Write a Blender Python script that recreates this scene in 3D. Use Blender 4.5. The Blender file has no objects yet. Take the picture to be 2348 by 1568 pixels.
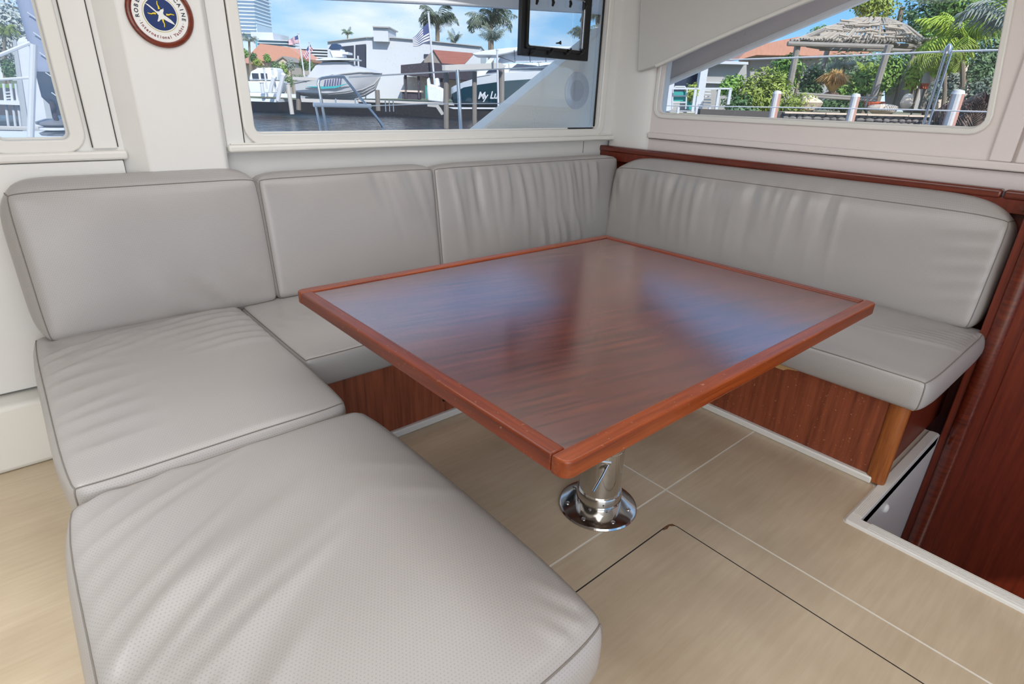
import bpy, bmesh, math, random
from mathutils import Vector, Matrix, noise

random.seed(7)
scene = bpy.context.scene
COL = scene.collection
PI = math.pi

# ------------------------------------------------------------------ camera
YAW, PITCH, ROLL, FPX = 0.847117448, 0.408034946, -0.0351704317, 1311.79657
CAM = Vector((0.0, 0.0, 1.2))
_f = Vector((math.cos(PITCH)*math.cos(YAW), math.cos(PITCH)*math.sin(YAW), -math.sin(PITCH)))
_r = Vector((math.sin(YAW), -math.cos(YAW), 0.0))
_d = _f.cross(_r)
RT = _r*math.cos(ROLL) + _d*math.sin(ROLL)
DN = _d*math.cos(ROLL) - _r*math.sin(ROLL)
cam_data = bpy.data.cameras.new('camera')
cam_data.sensor_fit = 'HORIZONTAL'
cam_data.sensor_width = 36.0
cam_data.lens = 36.0*FPX/2348.0
cam_data.clip_start = 0.02
cam_data.clip_end = 2000.0
cam = bpy.data.objects.new('camera', cam_data)
COL.objects.link(cam)
cam.matrix_world = Matrix(((RT.x, -DN.x, -_f.x, CAM.x), (RT.y, -DN.y, -_f.y, CAM.y), (RT.z, -DN.z, -_f.z, CAM.z), (0, 0, 0, 1)))
scene.camera = cam

# ------------------------------------------------------------------ sky, sun, added fill lights, exposure
world = bpy.data.worlds.new('sky')
scene.world = world
world.use_nodes = True
wn = world.node_tree
for n in list(wn.nodes):
    wn.nodes.remove(n)
w_out = wn.nodes.new('ShaderNodeOutputWorld')
w_bg = wn.nodes.new('ShaderNodeBackground')
w_tc = wn.nodes.new('ShaderNodeTexCoord')
w_sep = wn.nodes.new('ShaderNodeSeparateXYZ')
w_ramp = wn.nodes.new('ShaderNodeValToRGB')
wn.links.new(w_tc.outputs['Generated'], w_sep.inputs[0])
wn.links.new(w_sep.outputs['Z'], w_ramp.inputs[0])
el = w_ramp.color_ramp.elements
el[0].position = 0.0; el[0].color = (0.74, 0.87, 1.0, 1)
el[1].position = 1.0; el[1].color = (0.36, 0.52, 0.82, 1)
for p, c in ((0.045, (0.46, 0.72, 0.98, 1)), (0.10, (0.25, 0.56, 0.94, 1)), (0.18, (0.18, 0.48, 0.92, 1)), (0.5, (0.30, 0.52, 0.88, 1))):
    e = el.new(p); e.color = c
w_map = wn.nodes.new('ShaderNodeMapping'); w_map.inputs['Location'].default_value = (0.9, 0.3, 0.0); w_map.inputs['Scale'].default_value = (2.2, 2.2, 7.0)
w_noi = wn.nodes.new('ShaderNodeTexNoise'); w_noi.inputs['Scale'].default_value = 1.6; w_noi.inputs['Detail'].default_value = 5
w_cr = wn.nodes.new('ShaderNodeValToRGB')
w_cr.color_ramp.elements[0].position = 0.50; w_cr.color_ramp.elements[1].position = 0.72
w_mix = wn.nodes.new('ShaderNodeMixRGB'); w_mix.inputs['Color2'].default_value = (0.90, 0.94, 1.0, 1)
wn.links.new(w_tc.outputs['Generated'], w_map.inputs[0]); wn.links.new(w_map.outputs[0], w_noi.inputs['Vector'])
wn.links.new(w_noi.outputs['Fac'], w_cr.inputs[0]); wn.links.new(w_cr.outputs[0], w_mix.inputs['Fac'])
wn.links.new(w_ramp.outputs[0], w_mix.inputs['Color1']); wn.links.new(w_mix.outputs[0], w_bg.inputs[0])
w_bg.inputs[1].default_value = 1.2
wn.links.new(w_bg.outputs[0], w_out.inputs[0])

sun_d = bpy.data.lights.new('sun', 'SUN'); sun_d.energy = 4.4; sun_d.angle = 0.01; sun_d.color = (1.0, 0.96, 0.9)
sun = bpy.data.objects.new('sun', sun_d); COL.objects.link(sun)
sun.rotation_euler = Vector((0.25, 0.75, -0.62)).to_track_quat('-Z', 'Y').to_euler()

def area(name, loc, target, sx, sy, power, color=(1, 1, 1)):
    d = bpy.data.lights.new(name, 'AREA'); d.shape = 'RECTANGLE'; d.size = sx; d.size_y = sy; d.energy = power; d.color = color
    o = bpy.data.objects.new(name, d); COL.objects.link(o)
    o.location = loc; o.rotation_euler = (Vector(target)-Vector(loc)).to_track_quat('-Z', 'Y').to_euler()
    return o
area('fill_dinette', (0.9, 1.0, 1.93), (0.9, 1.0, 0), 1.6, 1.6, 18, (1.0, 0.99, 0.985))  # unseen fill light added under the ceiling to brighten the dinette
area('fill_saloon', (-0.4, -0.9, 1.93), (-0.4, -0.9, 0), 1.6, 1.6, 19, (1.0, 0.99, 0.985))  # second added fill, lifts the room light from behind the camera
area('door_daylight', (-1.1, -2.6, 1.2), (1.2, 1.6, 0.6), 2.2, 1.7, 46, (0.97, 0.985, 1.0))

area('fill_left_floor', (-0.75, 1.0, 1.94), (-0.55, 1.2, 0), 0.5, 0.5, 4.5, (0.95, 0.99, 1.0)).data.spread = 1.2  # added fill for the floor at left; the ceiling has no hatch

vs = scene.view_settings
vs.view_transform = 'Standard'; vs.look = 'None'; vs.exposure = 0.0; vs.gamma = 1.0; vs.use_curve_mapping = False

# ------------------------------------------------------------------ geometry helpers
def at(px, py, x=None, y=None, z=None, d=None):
    """the point of the place that is seen at a spot of the photograph, on a plane of the world (or at a distance ahead)"""
    v = RT*((px-1174)/FPX) + DN*((py-784)/FPX) + _f
    if x is not None: t = (x-CAM.x)/v.x
    elif y is not None: t = (y-CAM.y)/v.y
    elif z is not None: t = (z-CAM.z)/v.z
    else: t = d/(v.x*math.cos(YAW)+v.y*math.sin(YAW))
    return CAM + v*t

class MB:
    def __init__(s): s.v, s.f, s.m, s.sm = [], [], [], []
    def add(s, vs, fs, mi=0, smooth=False):
        b = len(s.v); s.v += [tuple(p) for p in vs]
        for f in fs: s.f.append([b+i for i in f]); s.m.append(mi); s.sm.append(smooth)
    def box(s, p0, p1, mi=0):
        x0, y0, z0 = (min(a, b) for a, b in zip(p0, p1)); x1, y1, z1 = (max(a, b) for a, b in zip(p0, p1))
        s.add([(x0,y0,z0),(x1,y0,z0),(x1,y1,z0),(x0,y1,z0),(x0,y0,z1),(x1,y0,z1),(x1,y1,z1),(x0,y1,z1)],
              [(0,3,2,1),(4,5,6,7),(0,1,5,4),(1,2,6,5),(2,3,7,6),(3,0,4,7)], mi); return s
    def prism(s, poly, vec, mi=0):
        n = len(poly); vec = Vector(vec); P = [Vector(p) for p in poly]
        s.add(P+[p+vec for p in P], [list(range(n))[::-1], list(range(n, 2*n))]+[(i, (i+1) % n, n+(i+1) % n, n+i) for i in range(n)], mi); return s
    def tube(s, path, r, n=8, closed=False, mi=0, caps=True, smooth=True):
        P = [Vector(p) for p in path]; k = len(P)
        R = r if isinstance(r, (list, tuple)) else [r]*k
        vs = []; up = None
        for i in range(k):
            a = P[(i-1) % k] if (closed or i > 0) else P[i]; b = P[(i+1) % k] if (closed or i < k-1) else P[i]
            t = (b-a)
            t = t.normalized() if t.length > 1e-9 else Vector((0, 0, 1))
            if up is None:
                up = t.orthogonal().normalized()
            up = (up - t*up.dot(t)); up = up.normalized() if up.length > 1e-6 else t.orthogonal().normalized()
            w = t.cross(up)
            for j in range(n):
                an = 2*PI*j/n; vs.append(P[i]+(up*math.cos(an)+w*math.sin(an))*R[i])
        fs = []
        for i in range(k if closed else k-1):
            for j in range(n):
                fs.append((i*n+j, i*n+(j+1) % n, ((i+1) % k)*n+(j+1) % n, ((i+1) % k)*n+j))
        s.add(vs, fs, mi, smooth)
        if caps and not closed:
            b = len(s.v)-k*n
            s.f.append([b+j for j in range(n)][::-1]); s.m.append(mi); s.sm.append(False)
            s.f.append([b+(k-1)*n+j for j in range(n)]); s.m.append(mi); s.sm.append(False)
        return s
    def lathe(s, prof, n=32, c=(0, 0, 0), axis='z', mi=0, smooth=True):
        vs = []; c = Vector(c); k = len(prof)
        for r, h in prof:
            for j in range(n):
                a = 2*PI*j/n; u, w = r*math.cos(a), r*math.sin(a)
                vs.append(c+(Vector((u, w, h)) if axis == 'z' else Vector((u, -h, w)) if axis == 'y' else Vector((h, u, w))))
        fs = [(i*n+j, i*n+(j+1) % n, (i+1)*n+(j+1) % n, (i+1)*n+j) for i in range(k-1) for j in range(n)]
        s.add(vs, fs, mi, smooth)
        b = len(s.v)-k*n
        s.f.append([b+j for j in range(n)][::-1]); s.m.append(mi); s.sm.append(False)
        s.f.append([b+(k-1)*n+j for j in range(n)]); s.m.append(mi); s.sm.append(False)
        return s
    def blob(s, c, rad, nu=14, nv=9, amp=0.15, freq=1.5, seed=0, mi=0):
        vs = []; c = Vector(c)
        for i in range(nv+1):
            th = PI*i/nv
            for j in range(nu):
                ph = 2*PI*j/nu; d = Vector((math.sin(th)*math.cos(ph), math.sin(th)*math.sin(ph), math.cos(th)))
                k = 1+amp*noise.noise(d*freq+Vector((seed*3.1, seed, 0)))*2
                vs.append(c+Vector((d.x*rad[0], d.y*rad[1], d.z*rad[2]))*k)
        fs = [(i*nu+j, i*nu+(j+1) % nu, (i+1)*nu+(j+1) % nu, (i+1)*nu+j) for i in range(nv) for j in range(nu)]
        s.add(vs, fs, mi, True); return s
    def mesh(s, name, mats):
        me = bpy.data.meshes.new(name); me.from_pydata(s.v, [], s.f)
        for m in (mats if isinstance(mats, (list, tuple)) else [mats]): me.materials.append(m)
        me.polygons.foreach_set('material_index', s.m); me.polygons.foreach_set('use_smooth', s.sm)
        bm = bmesh.new(); bm.from_mesh(me); bmesh.ops.recalc_face_normals(bm, faces=bm.faces); bm.to_mesh(me); bm.free()
        me.set_sharp_from_angle(angle=0.6)
        me.update(); return me
    def build(s, name, mats, parent=None, bevel=0, seg=2, loc=None, kind=None):
        o = bpy.data.objects.new(name, s.mesh(name, mats)); COL.objects.link(o)
        if parent is not None: o.parent = parent
        if loc is not None: o.location = loc
        if bevel:
            m = o.modifiers.new('bevel', 'BEVEL'); m.width = bevel; m.segments = seg; m.limit_method = 'ANGLE'; m.angle_limit = 0.6
            m.harden_normals = False
        if kind: o['kind'] = kind
        return o

def thing(name, label, cat, loc=(0, 0, 0), rot=(0, 0, 0), group=None):
    o = bpy.data.objects.new(name, None); COL.objects.link(o); o.empty_display_size = 0.05
    o.location = loc; o.rotation_euler = rot; o['label'] = label; o['category'] = cat
    if group: o['group'] = group
    return o
def tag(o, label, cat, group=None):
    o['label'] = label; o['category'] = cat
    if group: o['group'] = group
    return o
def struct(o, label=None):
    o['kind'] = 'structure'
    if label: o['label'] = label
    return o
def copy_part(o, parent):
    c = o.copy(); COL.objects.link(c); c.parent = parent; return c

def plate(outer, holes, origin, U, V, N, th):
    """flat plate with openings; outer/holes are lists of (u,v); th = thickness along N"""
    bm = bmesh.new(); edges = []
    for loop in [outer]+holes:
        vv = [bm.verts.new(Vector(origin)+Vector(U)*a+Vector(V)*b) for a, b in loop]
        edges += [bm.edges.new((vv[i], vv[(i+1) % len(vv)])) for i in range(len(vv))]
    bmesh.ops.triangle_fill(bm, edges=edges, use_beauty=True)
    g = bmesh.ops.extrude_face_region(bm, geom=bm.faces[:])
    vv = [e for e in g['geom'] if isinstance(e, bmesh.types.BMVert)]
    bmesh.ops.translate(bm, verts=vv, vec=Vector(N)*th)
    bmesh.ops.recalc_face_normals(bm, faces=bm.faces)
    bm.verts.ensure_lookup_table(); bm.verts.index_update()
    mb = MB(); mb.add([v.co.copy() for v in bm.verts], [[v.index for v in f.verts] for f in bm.faces]); bm.free()
    return mb
def rrect(x0, y0, x1, y1, r, n=5, poly=None):
    pts = poly or [(x0, y0), (x1, y0), (x1, y1), (x0, y1)]
    out = []; k = len(pts)
    for i in range(k):
        p = Vector(pts[i]); a = (Vector(pts[i-1])-p); b = (Vector(pts[(i+1) % k])-p)
        an = a.angle(b); t = min(r/math.tan(an/2), a.length*.45, b.length*.45); rr = t*math.tan(an/2)
        p0 = p+a.normalized()*t; p1 = p+b.normalized()*t
        c = p+(a.normalized()+b.normalized()).normalized()*(rr/math.sin(an/2))
        a0 = (p0-c); a1 = (p1-c); tot = a0.angle_signed(a1) if (a0.length > 1e-9 and a1.length > 1e-9) else 0
        for j in range(n+1):
            w = -tot*j/n
            out.append((c.x+a0.x*math.cos(w)-a0.y*math.sin(w), c.y+a0.x*math.sin(w)+a0.y*math.cos(w)))
    return out

# ------------------------------------------------------------------ materials
def s2l(c):
    return tuple(((v/255)/12.92 if v/255 <= 0.04045 else ((v/255+0.055)/1.055)**2.4) for v in c)+(1,)
def base_mat(name):
    m = bpy.data.materials.new(name); m.use_nodes = True
    return m, m.node_tree, m.node_tree.nodes['Principled BSDF']
def N(nt, t, **kw):
    n = nt.nodes.new(t)
    for k, v in kw.items():
        if k in n.inputs: n.inputs[k].default_value = v
        else: setattr(n, k, v)
    return n
def plain(name, rgb, rough=0.5, metal=0.0, spec=0.5, vary=0.06, scale=6.0, bump=0.0, bscale=200.0, coat=0.0, lin=False, stretch=(1, 1, 1)):
    m, nt, b = base_mat(name)
    c = rgb if lin else s2l(rgb)
    b.inputs['Roughness'].default_value = rough; b.inputs['Metallic'].default_value = metal
    b.inputs['Specular IOR Level'].default_value = spec; b.inputs['Coat Weight'].default_value = coat
    tc = N(nt, 'ShaderNodeTexCoord'); mp = N(nt, 'ShaderNodeMapping', Scale=stretch); nt.links.new(tc.outputs['Object'], mp.inputs[0])
    no = N(nt, 'ShaderNodeTexNoise', Scale=scale, Detail=4.0); nt.links.new(mp.outputs[0], no.inputs['Vector'])
    mx = N(nt, 'ShaderNodeMixRGB', Color1=tuple(min(1, v*(1+vary)) for v in c[:3])+(1,), Color2=tuple(v*(1-vary) for v in c[:3])+(1,))
    nt.links.new(no.outputs['Fac'], mx.inputs[0]); nt.links.new(mx.outputs[0], b.inputs['Base Color'])
    if bump:
        n2 = N(nt, 'ShaderNodeTexNoise', Scale=bscale, Detail=3.0); nt.links.new(mp.outputs[0], n2.inputs['Vector'])
        bp = N(nt, 'ShaderNodeBump', Strength=bump, Distance=0.002); nt.links.new(n2.outputs['Fac'], bp.inputs['Height']); nt.links.new(bp.outputs[0], b.inputs['Normal'])
    return m
def wood(name, light, dark, rough=0.35, axis='x', rot=0.0, coat=0.0, spec=0.5, scale=1.0, ior=1.5, rings=0.35, scratch=0.0):
    m, nt, b = base_mat(name)
    b.inputs['Roughness'].default_value = rough; b.inputs['Coat Weight'].default_value = coat; b.inputs['Coat Roughness'].default_value = 0.12
    b.inputs['Specular IOR Level'].default_value = spec; b.inputs['IOR'].default_value = ior
    tc = N(nt, 'ShaderNodeTexCoord'); mp = N(nt, 'ShaderNodeMapping')
    sc = {'x': (1.6, 34, 34), 'y': (34, 1.6, 34), 'z': (34, 34, 1.6)}[axis]
    mp.inputs['Scale'].default_value = tuple(v*scale for v in sc)
    mr = N(nt, 'ShaderNodeMapping'); mr.inputs['Rotation'].default_value = (0, 0, rot)
    nt.links.new(tc.outputs['Object'], mr.inputs[0]); nt.links.new(mr.outputs[0], mp.inputs[0])
    n1 = N(nt, 'ShaderNodeTexNoise', Scale=2.6, Detail=8.0, Roughness=0.7); nt.links.new(mp.outputs[0], n1.inputs['Vector'])
    mp2 = N(nt, 'ShaderNodeMapping'); mp2.inputs['Scale'].default_value = tuple(v*scale*0.17 for v in sc); nt.links.new(mr.outputs[0], mp2.inputs[0])
    n2 = N(nt, 'ShaderNodeTexNoise', Scale=1.2, Detail=2.0); nt.links.new(mp2.outputs[0], n2.inputs['Vector'])
    mu = N(nt, 'ShaderNodeMath', operation='MULTIPLY'); mu.inputs[1].default_value = 9.0; nt.links.new(n2.outputs['Fac'], mu.inputs[0])
    fr = N(nt, 'ShaderNodeMath', operation='PINGPONG'); fr.inputs[1].default_value = 0.5; nt.links.new(mu.outputs[0], fr.inputs[0])
    ad = N(nt, 'ShaderNodeMath', operation='MULTIPLY_ADD'); ad.inputs[1].default_value = rings; nt.links.new(fr.outputs[0], ad.inputs[0]); nt.links.new(n1.outputs['Fac'], ad.inputs[2])
    cr = N(nt, 'ShaderNodeValToRGB'); cr.color_ramp.elements[0].position = 0.36; cr.color_ramp.elements[0].color = s2l(dark)
    cr.color_ramp.elements[1].position = 0.72; cr.color_ramp.elements[1].color = s2l(light)
    nt.links.new(ad.outputs[0], cr.inputs[0])
    out = cr.outputs[0]
    if scratch:
        n3 = N(nt, 'ShaderNodeTexNoise', Scale=120.0, Detail=5.0); nt.links.new(mr.outputs[0], n3.inputs['Vector'])
        c3 = N(nt, 'ShaderNodeValToRGB'); c3.color_ramp.elements[0].position = 0.66; c3.color_ramp.elements[1].position = 0.73
        nt.links.new(n3.outputs['Fac'], c3.inputs[0])
        mm = N(nt, 'ShaderNodeMath', operation='MULTIPLY'); mm.inputs[1].default_value = scratch; nt.links.new(c3.outputs[0], mm.inputs[0])
        mx = N(nt, 'ShaderNodeMixRGB', Color2=s2l((214, 176, 140))); nt.links.new(mm.outputs[0], mx.inputs[0]); nt.links.new(out, mx.inputs[1]); out = mx.outputs[0]
    nt.links.new(out, b.inputs['Base Color'])
    bp = N(nt, 'ShaderNodeBump', Strength=0.06, Distance=0.001); nt.links.new(n1.outputs['Fac'], bp.inputs['Height']); nt.links.new(bp.outputs[0], b.inputs['Normal'])
    return m
def leather(name, rgb, pitch=0.0062, dots=True):
    m, nt, b = base_mat(name)
    b.inputs['Roughness'].default_value = 0.35; b.inputs['Specular IOR Level'].default_value = 0.6
    c = s2l(rgb)
    uv = N(nt, 'ShaderNodeUVMap'); uv.uv_map = 'UVMap'
    mp = N(nt, 'ShaderNodeMapping', Scale=(1/pitch, 1/pitch*1.15, 1)); nt.links.new(uv.outputs[0], mp.inputs[0])
    sp = N(nt, 'ShaderNodeSeparateXYZ'); nt.links.new(mp.outputs[0], sp.inputs[0])
    def mt(op, a, bb=None, cc=None):
        n = N(nt, 'ShaderNodeMath', operation=op)
        for i, v in enumerate((a, bb, cc)):
            if v is None: continue
            if isinstance(v, (int, float)): n.inputs[i].default_value = v
            else: nt.links.new(v, n.inputs[i])
        return n.outputs[0]
    row = mt('FLOOR', sp.outputs['Y']); par = mt('MODULO', row, 2.0)
    fx = mt('FRACT', mt('MULTIPLY_ADD', par, 0.5, sp.outputs['X'])); fy = mt('FRACT', sp.outputs['Y'])
    dx = mt('SUBTRACT', fx, 0.5); dy = mt('SUBTRACT', fy, 0.5)
    dist = mt('SQRT', mt('ADD', mt('MULTIPLY', dx, dx), mt('MULTIPLY', dy, dy)))
    dot = mt('LESS_THAN', dist, 0.20)
    tc = N(nt, 'ShaderNodeTexCoord')
    no = N(nt, 'ShaderNodeTexNoise', Scale=5.0, Detail=4.0); nt.links.new(tc.outputs['Object'], no.inputs['Vector'])
    mx = N(nt, 'ShaderNodeMixRGB', Color1=tuple(min(1, v*1.05) for v in c[:3])+(1,), Color2=tuple(v*0.94 for v in c[:3])+(1,)); nt.links.new(no.outputs['Fac'], mx.inputs[0])
    out = mx.outputs[0]
    fine = N(nt, 'ShaderNodeTexNoise', Scale=420.0, Detail=2.0); nt.links.new(tc.outputs['Object'], fine.inputs['Vector'])
    bp = N(nt, 'ShaderNodeBump', Strength=0.10, Distance=0.001); nt.links.new(fine.outputs['Fac'], bp.inputs['Height'])
    if dots:
        m2 = N(nt, 'ShaderNodeMixRGB', Color2=tuple(v*0.42 for v in c[:3])+(1,)); nt.links.new(mt('MULTIPLY', dot, 0.32), m2.inputs[0]); nt.links.new(out, m2.inputs[1]); out = m2.outputs[0]
    nt.links.new(out, b.inputs['Base Color']); nt.links.new(bp.outputs[0], b.inputs['Normal'])
    return m
def laminate_floor(name):
    m, nt, b = base_mat(name)
    b.inputs['Roughness'].default_value = 0.36; b.inputs['Specular IOR Level'].default_value = 0.55
    tc = N(nt, 'ShaderNodeTexCoord'); mp = N(nt, 'ShaderNodeMapping', Scale=(3.0, 40, 1)); mp.inputs['Rotation'].default_value = (0, 0, 0.87)
    nt.links.new(tc.outputs['Object'], mp.inputs[0])
    n1 = N(nt, 'ShaderNodeTexNoise', Scale=1.5, Detail=7.0, Roughness=0.65); nt.links.new(mp.outputs[0], n1.inputs['Vector'])
    n2 = N(nt, 'ShaderNodeTexNoise', Scale=3.2, Detail=3.0); nt.links.new(tc.outputs['Object'], n2.inputs['Vector'])
    cr = N(nt, 'ShaderNodeValToRGB'); cr.color_ramp.elements[0].position = 0.25; cr.color_ramp.elements[0].color = s2l((196, 177, 150))
    cr.color_ramp.elements[1].position = 0.75; cr.color_ramp.elements[1].color = s2l((212, 195, 170)); nt.links.new(n1.outputs['Fac'], cr.inputs[0])
    c2 = N(nt, 'ShaderNodeValToRGB'); c2.color_ramp.elements[0].position = 0.35; c2.color_ramp.elements[0].color = (0.86, 0.84, 0.82, 1); c2.color_ramp.elements[1].position = 0.6; c2.color_ramp.elements[1].color = (1, 1, 1, 1)
    nt.links.new(n2.outputs['Fac'], c2.inputs[0])
    mx = N(nt, 'ShaderNodeMixRGB', blend_type='MULTIPLY'); mx.inputs[0].default_value = 1; nt.links.new(cr.outputs[0], mx.inputs[1]); nt.links.new(c2.outputs[0], mx.inputs[2])
    vo = N(nt, 'ShaderNodeTexVoronoi', Scale=4.2); nt.links.new(tc.outputs['Object'], vo.inputs['Vector'])
    lt = N(nt, 'ShaderNodeMath', operation='LESS_THAN'); lt.inputs[1].default_value = 0.012; nt.links.new(vo.outputs['Distance'], lt.inputs[0])
    m3 = N(nt, 'ShaderNodeMixRGB', Color2=s2l((96, 78, 60))); nt.links.new(lt.outputs[0], m3.inputs[0]); nt.links.new(mx.outputs[0], m3.inputs[1])
    nt.links.new(m3.outputs[0], b.inputs['Base Color'])
    bp = N(nt, 'ShaderNodeBump', Strength=0.05, Distance=0.001); nt.links.new(n1.outputs['Fac'], bp.inputs['Height']); nt.links.new(bp.outputs[0], b.inputs['Normal'])
    return m
def clear_glass(name, tint=(0.97, 0.985, 0.99), gloss=0.05, haze=0.0):
    m = bpy.data.materials.new(name); m.use_nodes = True; nt = m.node_tree
    for n in list(nt.nodes): nt.nodes.remove(n)
    o = N(nt, 'ShaderNodeOutputMaterial'); t = N(nt, 'ShaderNodeBsdfTransparent', Color=tint+(1,)); g = N(nt, 'ShaderNodeBsdfGlossy', Roughness=0.02)
    f = N(nt, 'ShaderNodeFresnel', IOR=1.3); mu = N(nt, 'ShaderNodeMath', operation='MULTIPLY'); mu.inputs[1].default_value = gloss/0.05; nt.links.new(f.outputs[0], mu.inputs[0])
    mx = N(nt, 'ShaderNodeMixShader'); nt.links.new(mu.outputs[0], mx.inputs[0]); nt.links.new(t.outputs[0], mx.inputs[1]); nt.links.new(g.outputs[0], mx.inputs[2])
    last = mx
    if haze:   # salt spray and dust dried on the pane
        tc = N(nt, 'ShaderNodeTexCoord'); vo = N(nt, 'ShaderNodeTexVoronoi', Scale=60.0); nt.links.new(tc.outputs['Object'], vo.inputs['Vector'])
        n2 = N(nt, 'ShaderNodeTexNoise', Scale=2.3, Detail=3.0); nt.links.new(tc.outputs['Object'], n2.inputs['Vector'])
        lt = N(nt, 'ShaderNodeMath', operation='LESS_THAN'); lt.inputs[1].default_value = 0.14; nt.links.new(vo.outputs['Distance'], lt.inputs[0])
        cr = N(nt, 'ShaderNodeValToRGB'); cr.color_ramp.elements[0].position = 0.45; cr.color_ramp.elements[1].position = 0.7; nt.links.new(n2.outputs['Fac'], cr.inputs[0])
        m1 = N(nt, 'ShaderNodeMath', operation='MULTIPLY'); nt.links.new(lt.outputs[0], m1.inputs[0]); nt.links.new(cr.outputs[0], m1.inputs[1])
        m2 = N(nt, 'ShaderNodeMath', operation='MULTIPLY_ADD'); m2.inputs[1].default_value = 0.28; m2.inputs[2].default_value = haze; nt.links.new(m1.outputs[0], m2.inputs[0])
        df = N(nt, 'ShaderNodeBsdfTranslucent', Color=(0.9, 0.92, 0.95, 1)); ms = N(nt, 'ShaderNodeMixShader')
        nt.links.new(m2.outputs[0], ms.inputs[0]); nt.links.new(mx.outputs[0], ms.inputs[1]); nt.links.new(df.outputs[0], ms.inputs[2]); last = ms
    nt.links.new(last.outputs[0], o.inputs[0]); return m

WHITE = plain('white_vinyl_lining', (228, 227, 224), rough=0.5, vary=0.02, bump=0.12, bscale=260)
GEL = plain('white_gelcoat', (229, 227, 221), rough=0.25, vary=0.015)
WHITE_R = plain('warm_white_lining', (226, 217, 214), rough=0.5, vary=0.02, bump=0.12, bscale=260)
CRACK = plain('dark_joint', (70, 66, 62), rough=0.9)
BLACK = plain('black_rubber', (16, 16, 18), rough=0.45)
BLACKP = plain('black_plastic', (14, 14, 16), rough=0.3)
LEATHER = leather('grey_perforated_leather', (168, 164, 162))
LEATHER_S = leather('grey_smooth_leather', (168, 164, 162), dots=False)
SEAM = plain('dark_grey_seam', (122, 116, 110), rough=0.6)
CHERRY_X = wood('cherry_laminate_tabletop', (116, 50, 32), (58, 21, 14), rough=0.17, axis='x', rot=0.20, spec=0.9, ior=2.5, rings=0.14)
CHERRY_Z = wood('cherry_laminate_panel', (160, 86, 56), (114, 55, 36), rough=0.38, axis='z', rings=0.4)
CHERRY_ZD = wood('dark_cherry_bulkhead', (116, 42, 20), (84, 26, 12), rough=0.4, axis='z', rings=0.25)
RIM = wood('varnished_cherry_rim', (152, 72, 30), (106, 44, 18), rough=0.3, axis='x', spec=0.4, rings=0.15, scratch=0.35)
RIM_Y = wood('varnished_cherry_rim_cross', (132, 58, 27), (92, 36, 16), rough=0.3, axis='y', spec=0.4, rings=0.15, scratch=0.25)
RAIL = wood('mahogany_rail', (116, 46, 25), (82, 29, 16), rough=0.25, axis='y', spec=0.7, rings=0.15)
POST = wood('golden_cherry_post', (176, 104, 50), (132, 70, 32), rough=0.3, axis='z', rings=0.2)
PLY = plain('raw_plywood', (196, 158, 108), rough=0.7, vary=0.12, scale=40)
FLOOR = laminate_floor('pale_oak_laminate')
CAULK = plain('white_caulk', (232, 228, 218), rough=0.5)
CHROME = plain('polished_stainless', (205, 204, 202), rough=0.09, metal=1.0, vary=0.02)
STEEL = plain('stainless_tube', (215, 216, 220), rough=0.18, metal=1.0, vary=0.02)
PANE = clear_glass('window_glass', haze=0.012)
PANE2 = clear_glass('hazy_window_glass', haze=0.10)

# ------------------------------------------------------------------ the cabin shell
YW, XW = 2.35, 2.83          # window faces of the two walls
WELL_X, WELL_Y = 1.80, 0.345  # companionway well

# floor: white base slab with the laminate panels laid into it
fb = MB().prism([(-2.2, -3.0, -0.05), (1.80, -3.0, -0.05), (1.80, 0.345, -0.05), (2.62, 0.345, -0.05), (2.62, 2.5, -0.05), (-2.2, 2.5, -0.05)], (0, 0, 0.0490))
floor = struct(fb.build('floor', CAULK))
LX, LY, G = 1.4405, 0.825, 0.0034
def slab(poly, name='floor_panel', mat=FLOOR, z0=-0.004, z1=0.0, bev=0.0):
    return MB().prism([(a, b, z0) for a, b in poly], (0, 0, z1-z0)).build(name, mat, floor, bevel=bev)
slab([(-2.2, LY+G), (LX-G, LY+G), (LX-G, 2.5), (-2.2, 2.5)])
slab([(LX+G, LY+G), (2.055, LY+G), (2.055, 2.5), (LX+G, 2.5)])
slab([(LX+G, -3.0), (1.752, -3.0), (1.752, 0.372), (1.756, 0.380), (1.765, 0.384), (2.02, 0.384), (2.04, 0.392), (2.055, 0.41), (2.055, LY-G), (LX+G, LY-G)])
HX0, HX1, HY0, HY1, HG = 0.10, 1.316, -1.2, 0.716, 0.0042
slab([(-2.2, -3.0), (HX0-HG, -3.0), (HX0-HG, LY-G), (-2.2, LY-G)])
slab([(HX0-HG, HY1+HG), (HX1-0.02, HY1+HG), (HX1+HG-0.004, HY1+HG-0.006), (HX1+HG, HY1-0.02), (HX1+HG, -3.0), (LX-G, -3.0), (LX-G, LY-G), (HX0-HG, LY-G)])
slab([(HX0-0.03, HY0), (HX1+0.03, HY0), (HX1+0.03, HY1+0.03), (HX0-0.03, HY1+0.03)], 'hatch_recess', BLACK, -0.004, -0.0006)
slab([(a, b) for a, b in rrect(HX0, HY0, HX1, HY1, 0.022)], 'hatch_panel', FLOOR, -0.0035, 0.0)
slab([(1.268, 0.7135), (1.285, 0.709), (1.300, 0.7125), (1.312, 0.703), (1.3165, 0.712), (1.305, 0.719), (1.285, 0.7185)], 'chipped_corner', plain('bare_chipped_wood', (112, 78, 52), rough=0.9, vary=0.4, scale=90), -0.0035, 0.0003)

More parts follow.
